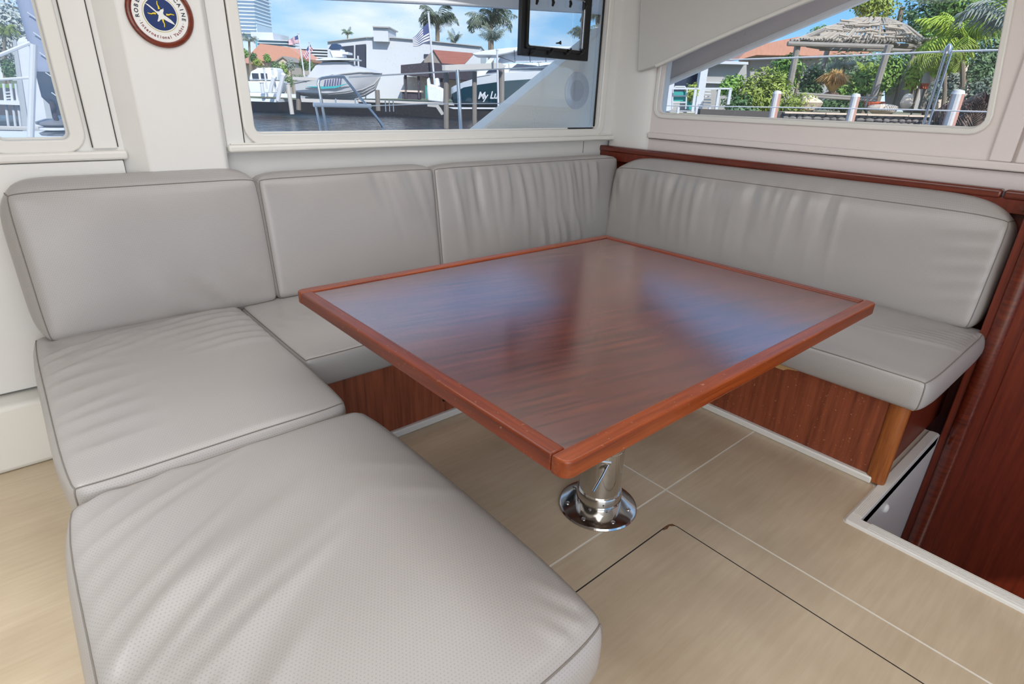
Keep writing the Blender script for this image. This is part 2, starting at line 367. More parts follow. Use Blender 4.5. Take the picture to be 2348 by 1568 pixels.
# left wall: lining with openings for two windows, the lower lining set back under the sill
W1 = rrect(0.012, 1.025, 0.192, 1.86, 0.022)
W2 = rrect(0.756, 1.033, 2.680, 1.86, 0.03)
wl = plate([(-2.2, 0.968), (2.95, 0.968), (2.95, 1.97), (-2.2, 1.97)], [W1, W2], (0, YW, 0), (1, 0, 0), (0, 0, 1), (0, 1, 0), 0.05)
wall_left = struct(wl.build('wall_left', WHITE))
MB().box((-2.2, 2.380, 0.0), (2.95, 2.45, 0.968)).build('lower_lining', WHITE, wall_left)
MB().box((-2.2, 2.24, 0.0), (0.3, 2.41, 0.235)).build('ledge', GEL, wall_left, bevel=0.018, seg=3)
MB().box((-2.2, 2.325, 0.243), (0.3165, 2.41, 0.960)).build('side_lining', WHITE, wall_left, bevel=0.004)
# pillar with a slanted flank
pil = MB().prism([(0.318, YW+.01, 0.30), (0.386, 2.300, 0.30), (0.624, 2.300, 0.30), (0.636, 2.312, 0.30), (0.650, YW+.01, 0.30)], (0, 0, 1.67))
pil.build('pillar', WHITE, wall_left, bevel=0.006, seg=3)
MB().box((0.650, 2.343, 0.995), (0.712, YW+.01, 1.97)).build('flange', WHITE, wall_left, bevel=0.003)
MB().box((0.245, 2.342, 0.995), (0.312, YW+.01, 1.97)).build('flange', WHITE, wall_left, bevel=0.004)
for x in (0.3125, 0.2425, 0.7125):
    MB().box((x, 2.3445, 1.0), (x+0.002, YW+.005, 1.97)).build('panel_joint', CRACK, wall_left)
# corner column and vertical panel joint below the sill
MB().prism([(2.80, 2.36, 0.30), (2.795, 2.20, 0.30), (2.80, 2.14, 0.30), (2.815, 2.105, 0.30), (2.845, 2.085, 0.30), (2.95, 2.085, 0.30), (2.95, 2.36, 0.30)], (0, 0, 1.67)).build('corner_column', WHITE, wall_left, bevel=0.004)
MB().box((2.600, 2.3785, 0.90), (2.6025, 2.3802, 0.968)).build('panel_joint', CRACK, wall_left)

def window(name, opening, inset, depth, plane, pane_mat, gasket_mat, frame_mat, label):
    """frame moulding round an opening + gasket + pane; plane: 'y' (left wall) or 'x' (right wall)"""
    if plane == 'y': O, U, V, NN = (0, YW, 0), (1, 0, 0), (0, 0, 1), (0, 1, 0)
    else: O, U, V, NN = (XW, 0, 0), (0, 1, 0), (0, 0, 1), (1, 0, 0)
    cu = sum(p[0] for p in opening)/len(opening); cv = sum(p[1] for p in opening)/len(opening)
    def off(loop, k):
        n = len(loop); out = []
        for i in range(n):
            a = Vector(loop[i-1]); b = Vector(loop[i]); c = Vector(loop[(i+1) % n])
            t = (c-a).normalized(); nn = Vector((t.y, -t.x)); out.append(tuple(b+nn*k))
        return out
    area2 = sum(opening[i-1][0]*opening[i][1]-opening[i][0]*opening[i-1][1] for i in range(len(opening)))
    sg = 1 if area2 > 0 else -1
    root = bpy.data.objects.new(name, None); COL.objects.link(root); struct(root, label)
    ou = off(opening, sg*inset)
    plate(ou, [off(opening, -sg*0.0)], tuple(Vector(O)-Vector(NN)*0.011), U, V, NN, 0.012).build('window_frame', frame_mat, root, bevel=0.005, seg=3)
    plate(off(opening, sg*0.003), [off(opening, -sg*0.006)], tuple(Vector(O)+Vector(NN)*(depth-0.006)), U, V, NN, 0.008).build('gasket', gasket_mat, root)
    mb = MB(); lo = off(opening, sg*0.003)
    mb.prism([Vector(O)+Vector(NN)*depth+Vector(U)*a+Vector(V)*b for a, b in lo], Vector(NN)*0.006)
    mb.build('pane', pane_mat, root)
    return root
win1 = window('window_1', W1, 0.040, 0.035, 'y', PANE2, GEL, GEL, 'narrow forward window at the left edge above the backrest')
win2 = window('window_2', W2, 0.040, 0.035, 'y', PANE, GEL, GEL, 'wide window over the settee looking onto the canal')
MB().box((2.668, YW+0.022, 1.045), (2.677, YW+0.029, 1.85)).build('seal_strip', BLACK, win2)
MB().box((2.46, YW+0.022, 1.034), (2.672, YW+0.029, 1.040)).build('seal_strip', BLACK, win2)
# sills
sl = MB().box((0.648, 2.318, 0.972), (2.800, 2.405, 0.998)); sill2 = struct(sl.build('trim_1', GEL, bevel=0.008, seg=3), 'white sill under the wide canal window')
MB().box((0.66, 2.330, 0.998), (2.79, 2.352, 1.004)).build('raised_lip', GEL, sill2, bevel=0.002)
sill1 = struct(MB().box((-2.2, 2.318, 0.962), (0.332, 2.405, 0.990)).build('trim_2', GEL, bevel=0.008, seg=3), 'white sill under the narrow left window')

# right wall
W3 = rrect(0, 0, 0, 0, 0.04, poly=[(2.062, 1.128), (2.062, 1.392), (1.75, 1.497), (1.35, 1.617), (1.0, 1.70), (0.66, 1.76), (0.578, 1.138)], n=4)
W3 = W3[::-1]
wr = plate([(-3.0, 0.93), (2.36, 0.93), (2.36, 1.97), (-3.0, 1.97)], [W3], (XW, 0, 0), (0, 1, 0), (0, 0, 1), (1, 0, 0), 0.05)
wall_right = struct(wr.build('wall_right', WHITE_R))
MB().box((2.815, 0.462, 1.03), (XW+.01, 0.532, 1.97)).build('flange', WHITE_R, wall_right, bevel=0.006, seg=3)
MB().box((2.81, -2.0, 1.03), (XW+.01, 0.452, 1.97)).build('side_lining', WHITE_R, wall_right, bevel=0.006, seg=3)
win3 = window('window_3', W3, 0.022, 0.03, 'x', PANE, GEL, GEL, 'curved side window on the right looking onto the garden')
sill3 = struct(MB().box((2.805, -2.0, 1.000), (2.87, 2.090, 1.030)).build('trim_3', WHITE_R, bevel=0.006, seg=3), 'white sill below the side window')
MB().box((2.822, -2.0, 0.997), (2.87, 2.090, 1.000)).build('shadow_gap', CRACK, sill3)
# padded overhead panel in front of the top of the side window
vp = [(2.76, 2.172, 1.335), (2.76, 2.03, 1.369), (2.76, 1.80, 1.452), (2.76, 1.597, 1.519), (2.76, 1.317, 1.607), (2.76, 1.0, 1.69), (2.76, 0.6, 1.76), (2.76, -0.4, 1.84), (2.76, -0.4, 1.97), (2.76, 2.232, 1.97)]
val = struct(MB().prism(vp, (0.05, 0, 0)).build('trim_4', plain('pale_grey_headliner', (205, 203, 199), rough=0.6, vary=0.02, bump=0.2, bscale=300), bevel=0.006, seg=3), 'pale grey padded overhead panel above the side window')
MB().tube([(2.757, 2.03+.02, 1.364), (2.757, 1.80, 1.450), (2.757, 1.597, 1.517), (2.757, 1.317, 1.605), (2.757, 1.0, 1.688)], 0.009, 8).build('edge_piping', GEL, val)

# ceiling with the far side of the saloon left to the open cockpit doors
ceil = struct(MB().box((-2.2, -3.0, 1.97), (2.95, 2.45, 2.02)).build('ceiling', WHITE))
struct(MB().box((-2.25, -3.0, -0.05), (-2.2, 2.45, 1.97)).build('wall_far_left', WHITE))

# mahogany rail and wood back panel behind the right backrest
RX = 2.748
rail_root = struct(MB().box((2.79, 0.30, -0.1), (2.812, 2.40, 0.912)).build('wall_settee_back', CHERRY_ZD), 'dark cherry panel behind the right backrest')
MB().box((RX+0.006, 0.30, 0.86), (2.80, 2.40, 0.912)).build('upper_board', CHERRY_ZD, rail_root, bevel=0.003)
trim5 = struct(MB().box((RX, 0.445, 0.908), (2.80, 2.404, 0.941)).build('trim_5', RAIL, bevel=0.010, seg=4), 'mahogany cap rail running behind the right backrest')
trim6 = struct(MB().box((RX, -1.4, 0.908), (2.80, 0.440, 0.941)).build('trim_6', RAIL, bevel=0.010, seg=4), 'short mahogany cap rail past the joint at the right edge')
MB().lathe([(0.009, 0), (0.009, 0.004), (0.006, 0.006), (0.0, 0.006)], 14, (RX+.004, 0.375, 0.885), 'x').build('plug', RAIL, rail_root)

# bulkhead beside the companionway
BX = 2.62
bulk = struct(MB().box((BX+0.012, -1.6, -0.9), (2.79, 0.300, 0.906)).build('wall_bulkhead', CHERRY_ZD), 'dark cherry bulkhead beside the companionway well')
MB().box((BX+0.02, 0.262, -0.9), (2.79, 0.345, 0.905)).build('edge_board', CHERRY_ZD, bulk, bevel=0.004)
MB().prism([(BX+0.03+0.032*math.cos(a)-0.002, 0.292+0.030*math.sin(a), -0.9) for a in [PI/2+PI*i/10 for i in range(11)]], (0, 0, 1.80)).build('half_round_moulding', RAIL, bulk)
MB().box((BX+0.010, -1.6, -0.9), (BX+0.02, 0.232, 0.90)).build('panel_face', CHERRY_ZD, bulk, bevel=0.006, seg=3)

# companionway well with its white moulded lip
well = struct(MB().box((1.75, 0.345, -0.9), (BX+.02, 0.372, -0.012)).build('wall_well', GEL), 'white moulded side of the companionway well')
MB().box((1.775, -1.6, -0.9), (1.80, 0.345, -0.012)).build('well_side', GEL, well)
MB().box((1.775, -1.6, -0.92), (BX+.02, 0.345, -0.9)).build('well_bottom', plain('dark_step', (60, 50, 44)), well)
MB().prism([(1.757, -1.6, -0.012), (1.757, 0.374, -0.012), (1.764, 0.380, -0.012), (2.60, 0.380, -0.012), (2.61, 0.37, -0.012), (2.61, 0.3448, -0.012), (1.8002, 0.3448, -0.012), (1.8002, -1.6, -0.012)], (0, 0, 0.020)).build('lip', GEL, well, bevel=0.006, seg=3)
for i in range(7):
    MB().box((1.768+i*0.005, -1.4, 0.008), (1.7705+i*0.005, 0.315, 0.0092)).build('tread_ridge', GEL, well)
for i in range(6):
    MB().box((1.81, 0.3465+i*0.005, 0.008), (1.99, 0.349+i*0.005, 0.0092)).build('tread_ridge', GEL, well)
cl = thing('courtesy_light', 'small white oval courtesy light on the well side', 'light', (2.10, 0.345, -0.105))
MB().lathe([(0.0, 0.0), (0.017, 0.0), (0.016, 0.006), (0.010, 0.010), (0.0, 0.011)], 20, axis='y').build('lens', plain('white_lens', (240, 240, 238), rough=0.2), cl)
MB().lathe([(0.0, -0.001), (0.019, -0.001), (0.019, 0.0025), (0.0, 0.0025)], 20, axis='y').build('bezel', GEL, cl)

struct(MB().box((0.45, 1.646, 0.0), (2.04, 1.672, 0.030)).build('baseboard_left', GEL, bevel=0.005, seg=2), 'white skirting under the settee behind the table')
struct(MB().box((2.030, 0.40, 0.0), (2.060, 1.66, 0.026)).build('baseboard_right', GEL, bevel=0.005, seg=2), 'white skirting under the right settee')

# ------------------------------------------------------------------ settee bases
SB = thing('settee_base', 'cherry veneered settee base behind the table', 'settee', (1.3, 1.664, 0.0))
def lbox(root, p0, p1): return MB().box(Vector(p0)-root.location, Vector(p1)-root.location)
lbox(SB, (0.50, 1.660, 0.030), (2.05, 1.675, 0.315)).build('front_panel', CHERRY_Z, SB, bevel=0.001)
lbox(SB, (0.50, 1.675, 0.0), (2.75, 2.38, 0.300)).build('box', CHERRY_Z, SB)
lbox(SB, (0.50, 1.655, 0.315), (2.0, 2.30, 0.325)).build('seat_board', PLY, SB)
p = at(1021, 912, y=1.658)
lbox(SB, (p.x-0.012, 1.655, p.z-0.014), (p.x+0.014, 1.662, p.z+0.012)).build('latch', BLACK, SB, bevel=0.003)
SC = thing('settee_base', 'white boxed base under the left seat cushion', 'settee', (0.25, 1.8, 0.0))
lbox(SC, (-0.02, 1.32, 0.0), (0.49, 2.235, 0.295)).build('box', GEL, SC, bevel=0.006)
lbox(SC, (-0.02, 1.31, 0.298), (0.50, 2.26, 0.312)).build('seat_board', PLY, SC)
SD = thing('settee_base', 'cherry veneered settee base at the right beside the well', 'settee', (2.3, 1.0, 0.0))
lbox(SD, (2.048, 0.42, 0.026), (2.060, 1.655, 0.312)).build('front_panel', wood('speckled_cherry_panel', (150, 78, 50), (106, 50, 32), rough=0.38, axis='z', rings=0.4, scratch=0.5), SD, bevel=0.001)
lbox(SD, (2.061, 0.392, 0.010), (2.79, 0.402, 0.312)).build('end_panel', CHERRY_ZD, SD)
lbox(SD, (2.065, 0.41, 0.0), (2.60, 1.65, 0.300)).build('box', CHERRY_ZD, SD)
lbox(SD, (2.034, 0.352, 0.312), (2.60, 1.65, 0.3215)).build('seat_board', PLY, SD)
MB().prism([Vector(v)-SD.location for v in ((2.024, 0.815, 0.296), (2.024, 0.77, 0.296), (2.024, 0.755, 0.306), (2.024, 0.72, 0.312), (2.024, 0.72, 0.321), (2.024, 0.83, 0.321))], (0.012, 0, 0)).build('finger_notch', PLY, SD)
MB().prism([Vector(v)-SD.location for v in [(2.036+0.014-0.016*math.cos(a)*1.0, 0.393+0.030*math.sin(a), 0.009) for a in [-PI/2+PI*i/10 for i in range(11)]]+[(2.068, 0.423, 0.009), (2.068, 0.363, 0.009)]], (0, 0, 0.302)).build('corner_post', POST, SD)

# ------------------------------------------------------------------ cushions
def grid_coords(a, r, step):
    e = [0, r*.12, r*.3, r*.55, r]
    n = max(2, int((2*a-2*r)/step)); mid = [-a+r+(2*a-2*r)*i/n for i in range(1, n)]
    return [-a+v for v in e]+mid+[a-v for v in reversed(e)]
def make_cushion(name, label, size, r, loc, rot, crown=0.02, side=0.008, wr=None, step=0.011, group='grey leather settee cushions', side_seams=(), roll=0.0, drop=0.0, perf_side=True, shape=None):
    a, b, c = (v/2 for v in size)
    root = thing(name, label, 'cushion', loc, rot, group)
    def dispz(x, y):
        return wr(x/a, y/b, x, y) if wr else 0.0
    def mp(x, y, z):
        q = Vector((max(-a+r, min(a-r, x)), max(-b+r, min(b-r, y)), max(-c+r, min(c-r, z))))
        d = Vector((x, y, z))-q
        if d.length > 1e-9: d.normalize()
        p = q+d*r
        u, v, w = p.x/a, p.y/b, p.z/c
        # bulging sides
        k = side*(1-min(1, abs(w))**2)
        if abs(x) > a-r*1.01: p.x += math.copysign(k*(1-abs(v)**6), x)
        if abs(y) > b-r*1.01: p.y += math.copysign(k*(1-abs(u)**12), y)
        if y > 0 and (roll or drop): p.y += (roll*(1-min(1, abs(w))**2)*(1-abs(u)**14)-drop*(1-u)/2)*max(0, v)
        top = max(0.0, (p.z-(c-r))/r) if z > 0 else 0.0
        top = min(1.0, top)
        if top > 0:
            u2, v2 = min(1, abs(u)), min(1, abs(v))
            p.z += top*(crown*(1-u2**3.2)*(1-v2**3.2)+dispz(p.x, p.y))
        if shape: p = shape(p, u, v, w)
        return p
    xs, ys, zs = grid_coords(a, r, step), grid_coords(b, r, step), grid_coords(c, r, step*1.6)
    verts, faces, uvs, mi = [], [], [], []
    def face(A, B, fn, flip, ms):
        base = len(verts)
        for s_ in A:
            for t_ in B: verts.append(mp(*fn(s_, t_)))
        nb = len(B)
        for i in range(len(A)-1):
            for j in range(nb-1):
                f = [base+i*nb+j, base+(i+1)*nb+j, base+(i+1)*nb+j+1, base+i*nb+j+1]
                uv = [(A[i], B[j]), (A[i+1], B[j]), (A[i+1], B[j+1]), (A[i], B[j+1])]
                if flip: f = f[::-1]; uv = uv[::-1]
                faces.append(f); uvs.extend(uv); mi.append(ms)
    face(xs, ys, lambda s_, t_: (s_, t_, c), False, 0)
    cx_, cy_ = [xs[0]]+xs[4:-4:4]+[xs[-1]], [ys[0]]+ys[4:-4:4]+[ys[-1]]
    face(xs, ys, lambda s_, t_: (s_, t_, -c), True, 1)
    face(xs, zs, lambda s_, t_: (s_, -b, t_), False, 0 if perf_side else 1)
    face(xs, zs, lambda s_, t_: (s_, b, t_), True, 0 if perf_side else 1)
    face(ys, zs, lambda s_, t_: (-a, s_, t_), True, 0 if perf_side else 1)
    face(ys, zs, lambda s_, t_: (a, s_, t_), False, 0 if perf_side else 1)
    me = bpy.data.meshes.new('cover'); me.from_pydata([tuple(v) for v in verts], [], faces)
    ul = me.uv_layers.new(name='UVMap')
    ul.data.foreach_set('uv', [k for p_ in uvs for k in p_])
    me.materials.append(LEATHER); me.materials.append(LEATHER_S)
    me.polygons.foreach_set('material_index', mi)
    me.polygons.foreach_set('use_smooth', [True]*len(faces))
    bm = bmesh.new(); bm.from_mesh(me); bmesh.ops.remove_doubles(bm, verts=bm.verts, dist=1e-5); bm.to_mesh(me); bm.free()
    o = bpy.data.objects.new('cover', me); COL.objects.link(o); o.parent = root
    # sewn seam round the main face, and down the corners that show
    ring = [(x, -b, c) for x in xs]+[(a, y, c) for y in ys[1:]]+[(x, b, c) for x in reversed(xs[:-1])]+[(-a, y, c) for y in list(reversed(ys))[1:-1]]
    sm = MB(); pth = []
    for q in ring:
        pth.append(mp(*q)+Vector((0, 0, 0.0006)))
    sm.tube(pth, 0.0017, 6, closed=True).build('seam', SEAM, root)
    for (sx, sy) in side_seams:
        MB().tube([mp(sx*a, sy*b, z)+Vector((sx*0.0004, sy*0.0004, 0)) for z in zs], 0.0018, 6).build('corner_seam', SEAM, root)
    return root

def bow(kx, ky):
    def fn(p, u, v, w):
        return Vector((p.x*(1-kx*min(1, abs(v))**5), p.y*(1-ky*min(1, abs(u))**5), p.z))
    return fn
def ridges(lst):
    """folds: each (x0,y0,x1,y1,amp,width) in metres, local; amp fades to both ends"""
    def fn(u, v, x, y):
        s_ = 0.0
        for (x0, y0, x1, y1, am, w) in lst:
            dx, dy = x1-x0, y1-y0; L2 = dx*dx+dy*dy
            t = ((x-x0)*dx+(y-y0)*dy)/L2
            if t < -0.15 or t > 1.15: continue
            px_, py_ = x0+dx*t, y0+dy*t
            d2 = ((x-px_)**2+(y-py_)**2)/(w*w)
            if d2 > 9: continue
            fade = max(0.0, min(1, (t+0.15)/0.3))*max(0.0, min(1, (1.15-t)/0.7))
            s_ += am*fade*math.exp(-d2)
        return s_
    return fn
def wob(amp, freq, seed):
    return lambda u, v, x, y: amp*noise.noise(Vector((x*freq+seed, y*freq, seed*0.7)))
def total(*fns): return lambda u, v, x, y: sum(f(u, v, x, y) for f in fns)

rnd = random.Random(3)
def pleats(a, y_edge, n, x0, x1, ln, am, w, down=-1, slant=0.0):
    out = []
    for i in range(n):
        x = x0+(x1-x0)*(i+rnd.uniform(.1, .9))/n; L = ln*rnd.uniform(.5, 1.15)
        out.append((x, y_edge, x+slant*L+rnd.uniform(-.02, .02), y_edge+down*L, am*rnd.uniform(.5, 1.2)*rnd.choice((1, 1, -1)), w*rnd.uniform(.7, 1.5)))
    return out

SZ = 0.437   # seat top
# seat cushions: local z up
make_cushion('seat_cushion', 'left seat cushion in front of the first backrest, beside the ottoman', (0.615, 0.985, 0.125), 0.024, (0.255, 1.775, SZ-0.0625), (0, 0, 0), crown=0.024, side=0.014, shape=bow(.02, .012),
    wr=total(wob(0.004, 5, 1), ridges(pleats(.3, .40, 9, -.30, .30, .30, .0035, .014, -1, .9)+[(-.29, .24-.05*i, .08, .38-.045*i, .006, .018) for i in range(4)]
    + [(.30, .40-.06*i, -.06+.02*i, .31-.05*i, .0065, .017) for i in range(7)]+[(-.30, .25-.08*i+rnd.uniform(-.02, .02), -.10, .28-.08*i, .0055, .018) for i in range(9)])), side_seams=((-1, -1), (1, -1)))
make_cushion('seat_cushion', 'middle seat cushion mostly hidden behind the table top', (1.405, 0.66, 0.115), 0.022, (1.272, 1.935, SZ-0.0575-0.004), (0, 0, 0), crown=0.015, side=0.006,
    wr=total(wob(0.004, 5, 2), ridges(pleats(.7, .05, 8, -.69, -.3, .2, .002, .02, -1, .4))))
make_cushion('seat_cushion', 'right seat cushion above the wooden post by the well', (0.73, 1.88, 0.112), 0.024, (2.345, 1.268, SZ-0.056), (0, 0, 0), crown=0.022, side=0.018, shape=bow(.02, .006),
    wr=total(wob(0.004, 5, 3), ridges([(.02+.03*i, -.93, -.06+.045*i, -.62-.04*i, .007*rnd.uniform(.6, 1.2), .012) for i in range(10)])), side_seams=((-1, -1),))
ott = thing('ottoman', 'grey leather ottoman in the foreground, nearest the camera', 'ottoman', (0.27, 0.83, 0.0))
lbox(ott, (0.0, 0.44, 0.0), (0.54, 1.24, 0.288)).build('base', GEL, ott, bevel=0.006)
oc = make_cushion('cushion', '', (0.668, 0.895, 0.120), 0.026, (-0.008, 0.0, 0.416-0.060), (0, 0, 0), crown=0.026, side=0.014, step=0.009, shape=bow(.05, .035),
    wr=total(wob(0.005, 4, 4), ridges([(-.315, .40-.075*i, -.315+.34*rnd.uniform(.6, 1.2), .40-.075*i+.20, .0080*rnd.uniform(.5, 1.2), .015*rnd.uniform(.7, 1.3)) for i in range(11)]
    + [(-.30, -.02, .14, .22, .009, .028), (-.30, -.14, .16, .10, .008, .026), (.31, .10-.05*0, .16, .20, .003, .02), (.31, -.02, .18, .08, .003, .018), (.31, -.40, .27, -.30, .006, .012), (.29, -.43, .24, -.34, .005, .012), (.25, -.43, .22, -.36, .004, .012)])), side_seams=((1, -1), (-1, 1), (-1, -1)))
oc_l = oc
# the ottoman's own cushion is a part of it: hand its pieces to the ottoman itself
for ch in [o for o in bpy.data.objects if o.parent == oc_l]:
    ch.parent = ott; ch.location = oc_l.location
    if ch.name.startswith('cover'): ch.name = 'cushion_cover'
bpy.data.objects.remove(oc_l)

LEAN = 0.13
def backrest_left(label, x0, x1, wr, h=0.452, th=0.125, z0=SZ+0.002, yb=2.172, **kw):
    L = x1-x0; cz = h/2
    rx = PI/2-LEAN
    # main face bottom edge sits at (yb, z0)
    up = Vector((0, math.sin(LEAN), math.cos(LEAN))); nrm = Vector((0, -math.cos(LEAN), math.sin(LEAN)))
    cpos = Vector(((x0+x1)/2, yb, z0))+up*cz-nrm*(th/2)
    return make_cushion('backrest_cushion', label, (L, h, th), 0.022, cpos, (rx, 0, 0), crown=0.022, wr=wr, roll=0.016, **kw)
backrest_left('first backrest cushion from the left, smooth face, under the round plaque', -0.008, 0.700,
    total(wob(.006, 4, 5), ridges([(.02, -.20, -.04, -.02, .006, .05), (.14, -.215, .03, -.08, -.006, .03), (.20, -.22, .14, -.10, .006, .03), (.33, -.16, .22, -.06, .004, .03)])), side_seams=((-1, 1), (-1, -1)), side=0.028)
backrest_left('second backrest cushion from the left, with faint folds at its right end', 0.704, 1.466,
    total(wob(.005, 4, 6), ridges(pleats(.38, .225, 6, .05, .36, .30, .0075, .016, -1, .25))))
backrest_left('third backrest cushion from the left, deeply pleated, in the corner behind the table', 1.470, 2.742,
    total(wob(.005, 4, 7), ridges(pleats(.6, .225, 22, -.55, .45, .40, .0105, .014, -1, .10)+[(.02+.055*i, -.215, -.02+.05*i, -.02, .013*rnd.choice((1, -1)), .013) for i in range(6)])), side=0.004, perf_side=False)
# right backrest
rl = 1.808; h = 0.412; th = 0.140
tilt = 0.0
up = Vector((math.sin(LEAN), 0, math.cos(LEAN))); nrm = Vector((-math.cos(LEAN), 0, math.sin(LEAN)))
cpos = Vector((2.625, 2.188-rl/2, SZ+0.002))+up*(h/2)-nrm*(th/2)
make_cushion('backrest_cushion', 'long right backrest cushion under the mahogany rail', (rl, h, th), 0.026, cpos, (PI/2-LEAN, 0, -PI/2), crown=0.026, side=0.026, roll=0.050, drop=0.010,
    wr=total(wob(.006, 4, 8), ridges(pleats(.9, .23, 26, -.85, .35, .36, .0075, .016, -1, .05)+[(-.90, .22, -.80, .02, .006, .02), (-.905, .14, -.86, -.06, .005, .016), (-.91, .02, -.87, -.1, .004, .015)]
    + [(.90, .16-.06*i, .70, .14-.07*i, .004, .018) for i in range(5)])), side_seams=((1, 1), (1, -1)))

# ------------------------------------------------------------------ table
TC = Vector((1.193, 1.002, 0.0)); TL, TW, TZ = 1.304, 1.033, 0.684
tb = thing('dining_table', 'cherry wood table with raised rim on a chrome pedestal', 'table', (TC.x, TC.y, 0), (0, 0, 0.0064))
tilt_x = -0.008
def tz(v): return Vector((v[0], v[1], v[2]+tilt_x*v[0]))
RW, TH = 0.034, 0.034
hx, hy = TL/2, TW/2
def tpart(mb, *a, **k):
    mb.v = [tuple(tz(v)) for v in mb.v]; return mb.build(*a, **k)
tpart(MB().box((-hx+RW-.002, -hy+RW-.002, TZ-0.030), (hx-RW+.002, hy-RW+.002, TZ-0.0045)), 'tabletop', CHERRY_X, tb)
# long rims run full length with rounded ends, short rims butt against them
def rim_poly(y0, y1, x0, x1, outer):
    r = 0.020; pts = []
    if outer < 0:
        pts += [(x0, y1)]
        pts += [(x0+r-r*math.cos(t), y0+r-r*math.sin(t)) for t in [i*PI/2/6 for i in range(7)]]
        pts += [(x1-r+r*math.sin(t), y0+r-r*math.cos(t)) for t in [i*PI/2/6 for i in range(7)]]
        pts += [(x1, y1)]
    else:
        pts += [(x1, y0)]
        pts += [(x1-r+r*math.cos(t), y1-r+r*math.sin(t)) for t in [i*PI/2/6 for i in range(7)]]
        pts += [(x0+r-r*math.sin(t), y1-r+r*math.cos(t)) for t in [i*PI/2/6 for i in range(7)]]
        pts += [(x0, y0)]
    return pts
tpart(MB().prism([(a, b, TZ-TH) for a, b in rim_poly(-hy, -hy+RW, -hx, hx, -1)], (0, 0, TH)), 'rim_strip', RIM, tb, bevel=0.004, seg=3)
tpart(MB().prism([(a, b, TZ-TH) for a, b in rim_poly(hy-RW, hy, -hx, hx, 1)], (0, 0, TH)), 'rim_strip', RIM, tb, bevel=0.004, seg=3)
tpart(MB().box((-hx, -hy+RW+.0008, TZ-TH), (-hx+RW, hy-RW-.0008, TZ-.0005)), 'rim_strip', RIM_Y, tb, bevel=0.005, seg=3)
tpart(MB().box((hx-RW, -hy+RW+.0008, TZ-TH), (hx, hy-RW-.0008, TZ-.0005)), 'rim_strip', RIM_Y, tb, bevel=0.005, seg=3)
PC = Vector((1.2, 0.917, 0))-TC
def ped(prof, name, mat=CHROME, parent=tb, n=48): return MB().lathe(prof, n, PC).build(name, mat, parent)
fl = ped([(0.0, 0.0005), (0.124, 0.0005), (0.125, 0.004), (0.122, 0.009), (0.118, 0.0105), (0.068, 0.0115), (0.0, 0.0115)], 'base_flange')
for an in (3.4, 4.35, 5.25, 0.5, 1.6, 2.5):
    MB().lathe([(0.0, 0.0105), (0.0065, 0.0105), (0.0065, 0.0135), (0.003, 0.0138), (0.0025, 0.012), (0.0, 0.012)], 12, PC+Vector((0.098*math.cos(an), 0.098*math.sin(an), 0))).build('screw', STEEL, fl)
co = ped([(0.0, 0.0115), (0.071, 0.0115), (0.071, 0.036), (0.0695, 0.0365), (0.0695, 0.038), (0.071, 0.0385), (0.071, 0.068), (0.069, 0.071), (0.0, 0.071)], 'collar')
MB().lathe([(0.0, 0.0), (0.0045, 0.0), (0.0045, 0.002), (0.0, 0.002)], 10, PC+Vector((-0.043, -0.0565, 0.055)), 'y').build('screw', STEEL, co)
ped([(0.0, 0.070), (0.0645, 0.070), (0.0645, 0.228), (0.0635, 0.229), (0.0635, 0.231), (0.0645, 0.232), (0.0645, 0.40), (0.061, 0.402), (0.061, 0.645), (0.0, 0.645)], 'pedestal_tube')
ped([(0.0, 0.640), (0.13, 0.640), (0.13, 0.652), (0.0, 0.652)], 'mounting_plate')
k0 = at(1399, 1059, y=0.866)-TC; k1 = k0+Vector((-0.05, 0.035, 0.012))
lv = MB().tube([k1, k0], 0.0095, 14).build('lever', CHROME, tb)
k2 = at(1359, 1127, y=0.856)-TC
MB().tube([k0+Vector((0.006, 0.004, 0.004)), k0.lerp(k2, 0.5), k2], [0.0048, 0.0048, 0.0042], 10).build('lever_rod', CHROME, lv)

# ------------------------------------------------------------------ wall plaque
PLW = plain('plaque_white', (236, 236, 234), rough=0.3, vary=0.01)
PLB = plain('plaque_navy', (14, 44, 104), rough=0.3, vary=0.15)
PLG = plain('plaque_gold', (196, 186, 120), rough=0.4)
PLY2 = plain('plaque_yellow', (238, 214, 60), rough=0.4)
PLD = plain('plaque_shadow_ink', (58, 48, 20), rough=0.5)
INK = plain('navy_ink', (22, 34, 52), rough=0.5)
INKR = plain('maroon_ink', (126, 32, 36), rough=0.5)
WOODP = wood('plaque_mahogany', (138, 62, 40), (90, 34, 22), rough=0.25, axis='x', rings=0.1)
pq = thing('wall_plaque', 'round mahogany-framed plaque with a white gull on navy, on the white pillar', 'plaque', (0.500, 2.299, 1.396))
PR = 0.0945
MB().lathe([(0.078, 0.0), (PR, 0.0), (PR, 0.006), (PR-.004, 0.011), (PR-.009, 0.0125), (PR-.012, 0.009), (0.079, 0.008), (0.078, 0.004)], 64, axis='y').build('frame_ring', WOODP, pq)
MB().lathe([(0.0, 0.0), (0.080, 0.0), (0.080, 0.005), (0.0, 0.005)], 64, axis='y').build('face', PLW, pq)
MB().lathe([(0.0, 0.005), (0.0505, 0.005), (0.0505, 0.0054), (0.0, 0.0054)], 64, axis='y').build('gold_ring', PLG, pq)
MB().lathe([(0.0, 0.0054), (0.0485, 0.0054), (0.0485, 0.0058), (0.0, 0.0058)], 64, axis='y').build('white_ring', PLW, pq)
MB().lathe([(0.0, 0.0058), (0.0455, 0.0058), (0.0455, 0.0062), (0.0, 0.0062)], 64, axis='y').build('navy_disc', PLB, pq)
def flat(pts, depth, name, mat, th=0.0006):
    return MB().prism([(x, -depth, z) for x, z in pts], (0, -th, 0)).build(name, mat, pq)
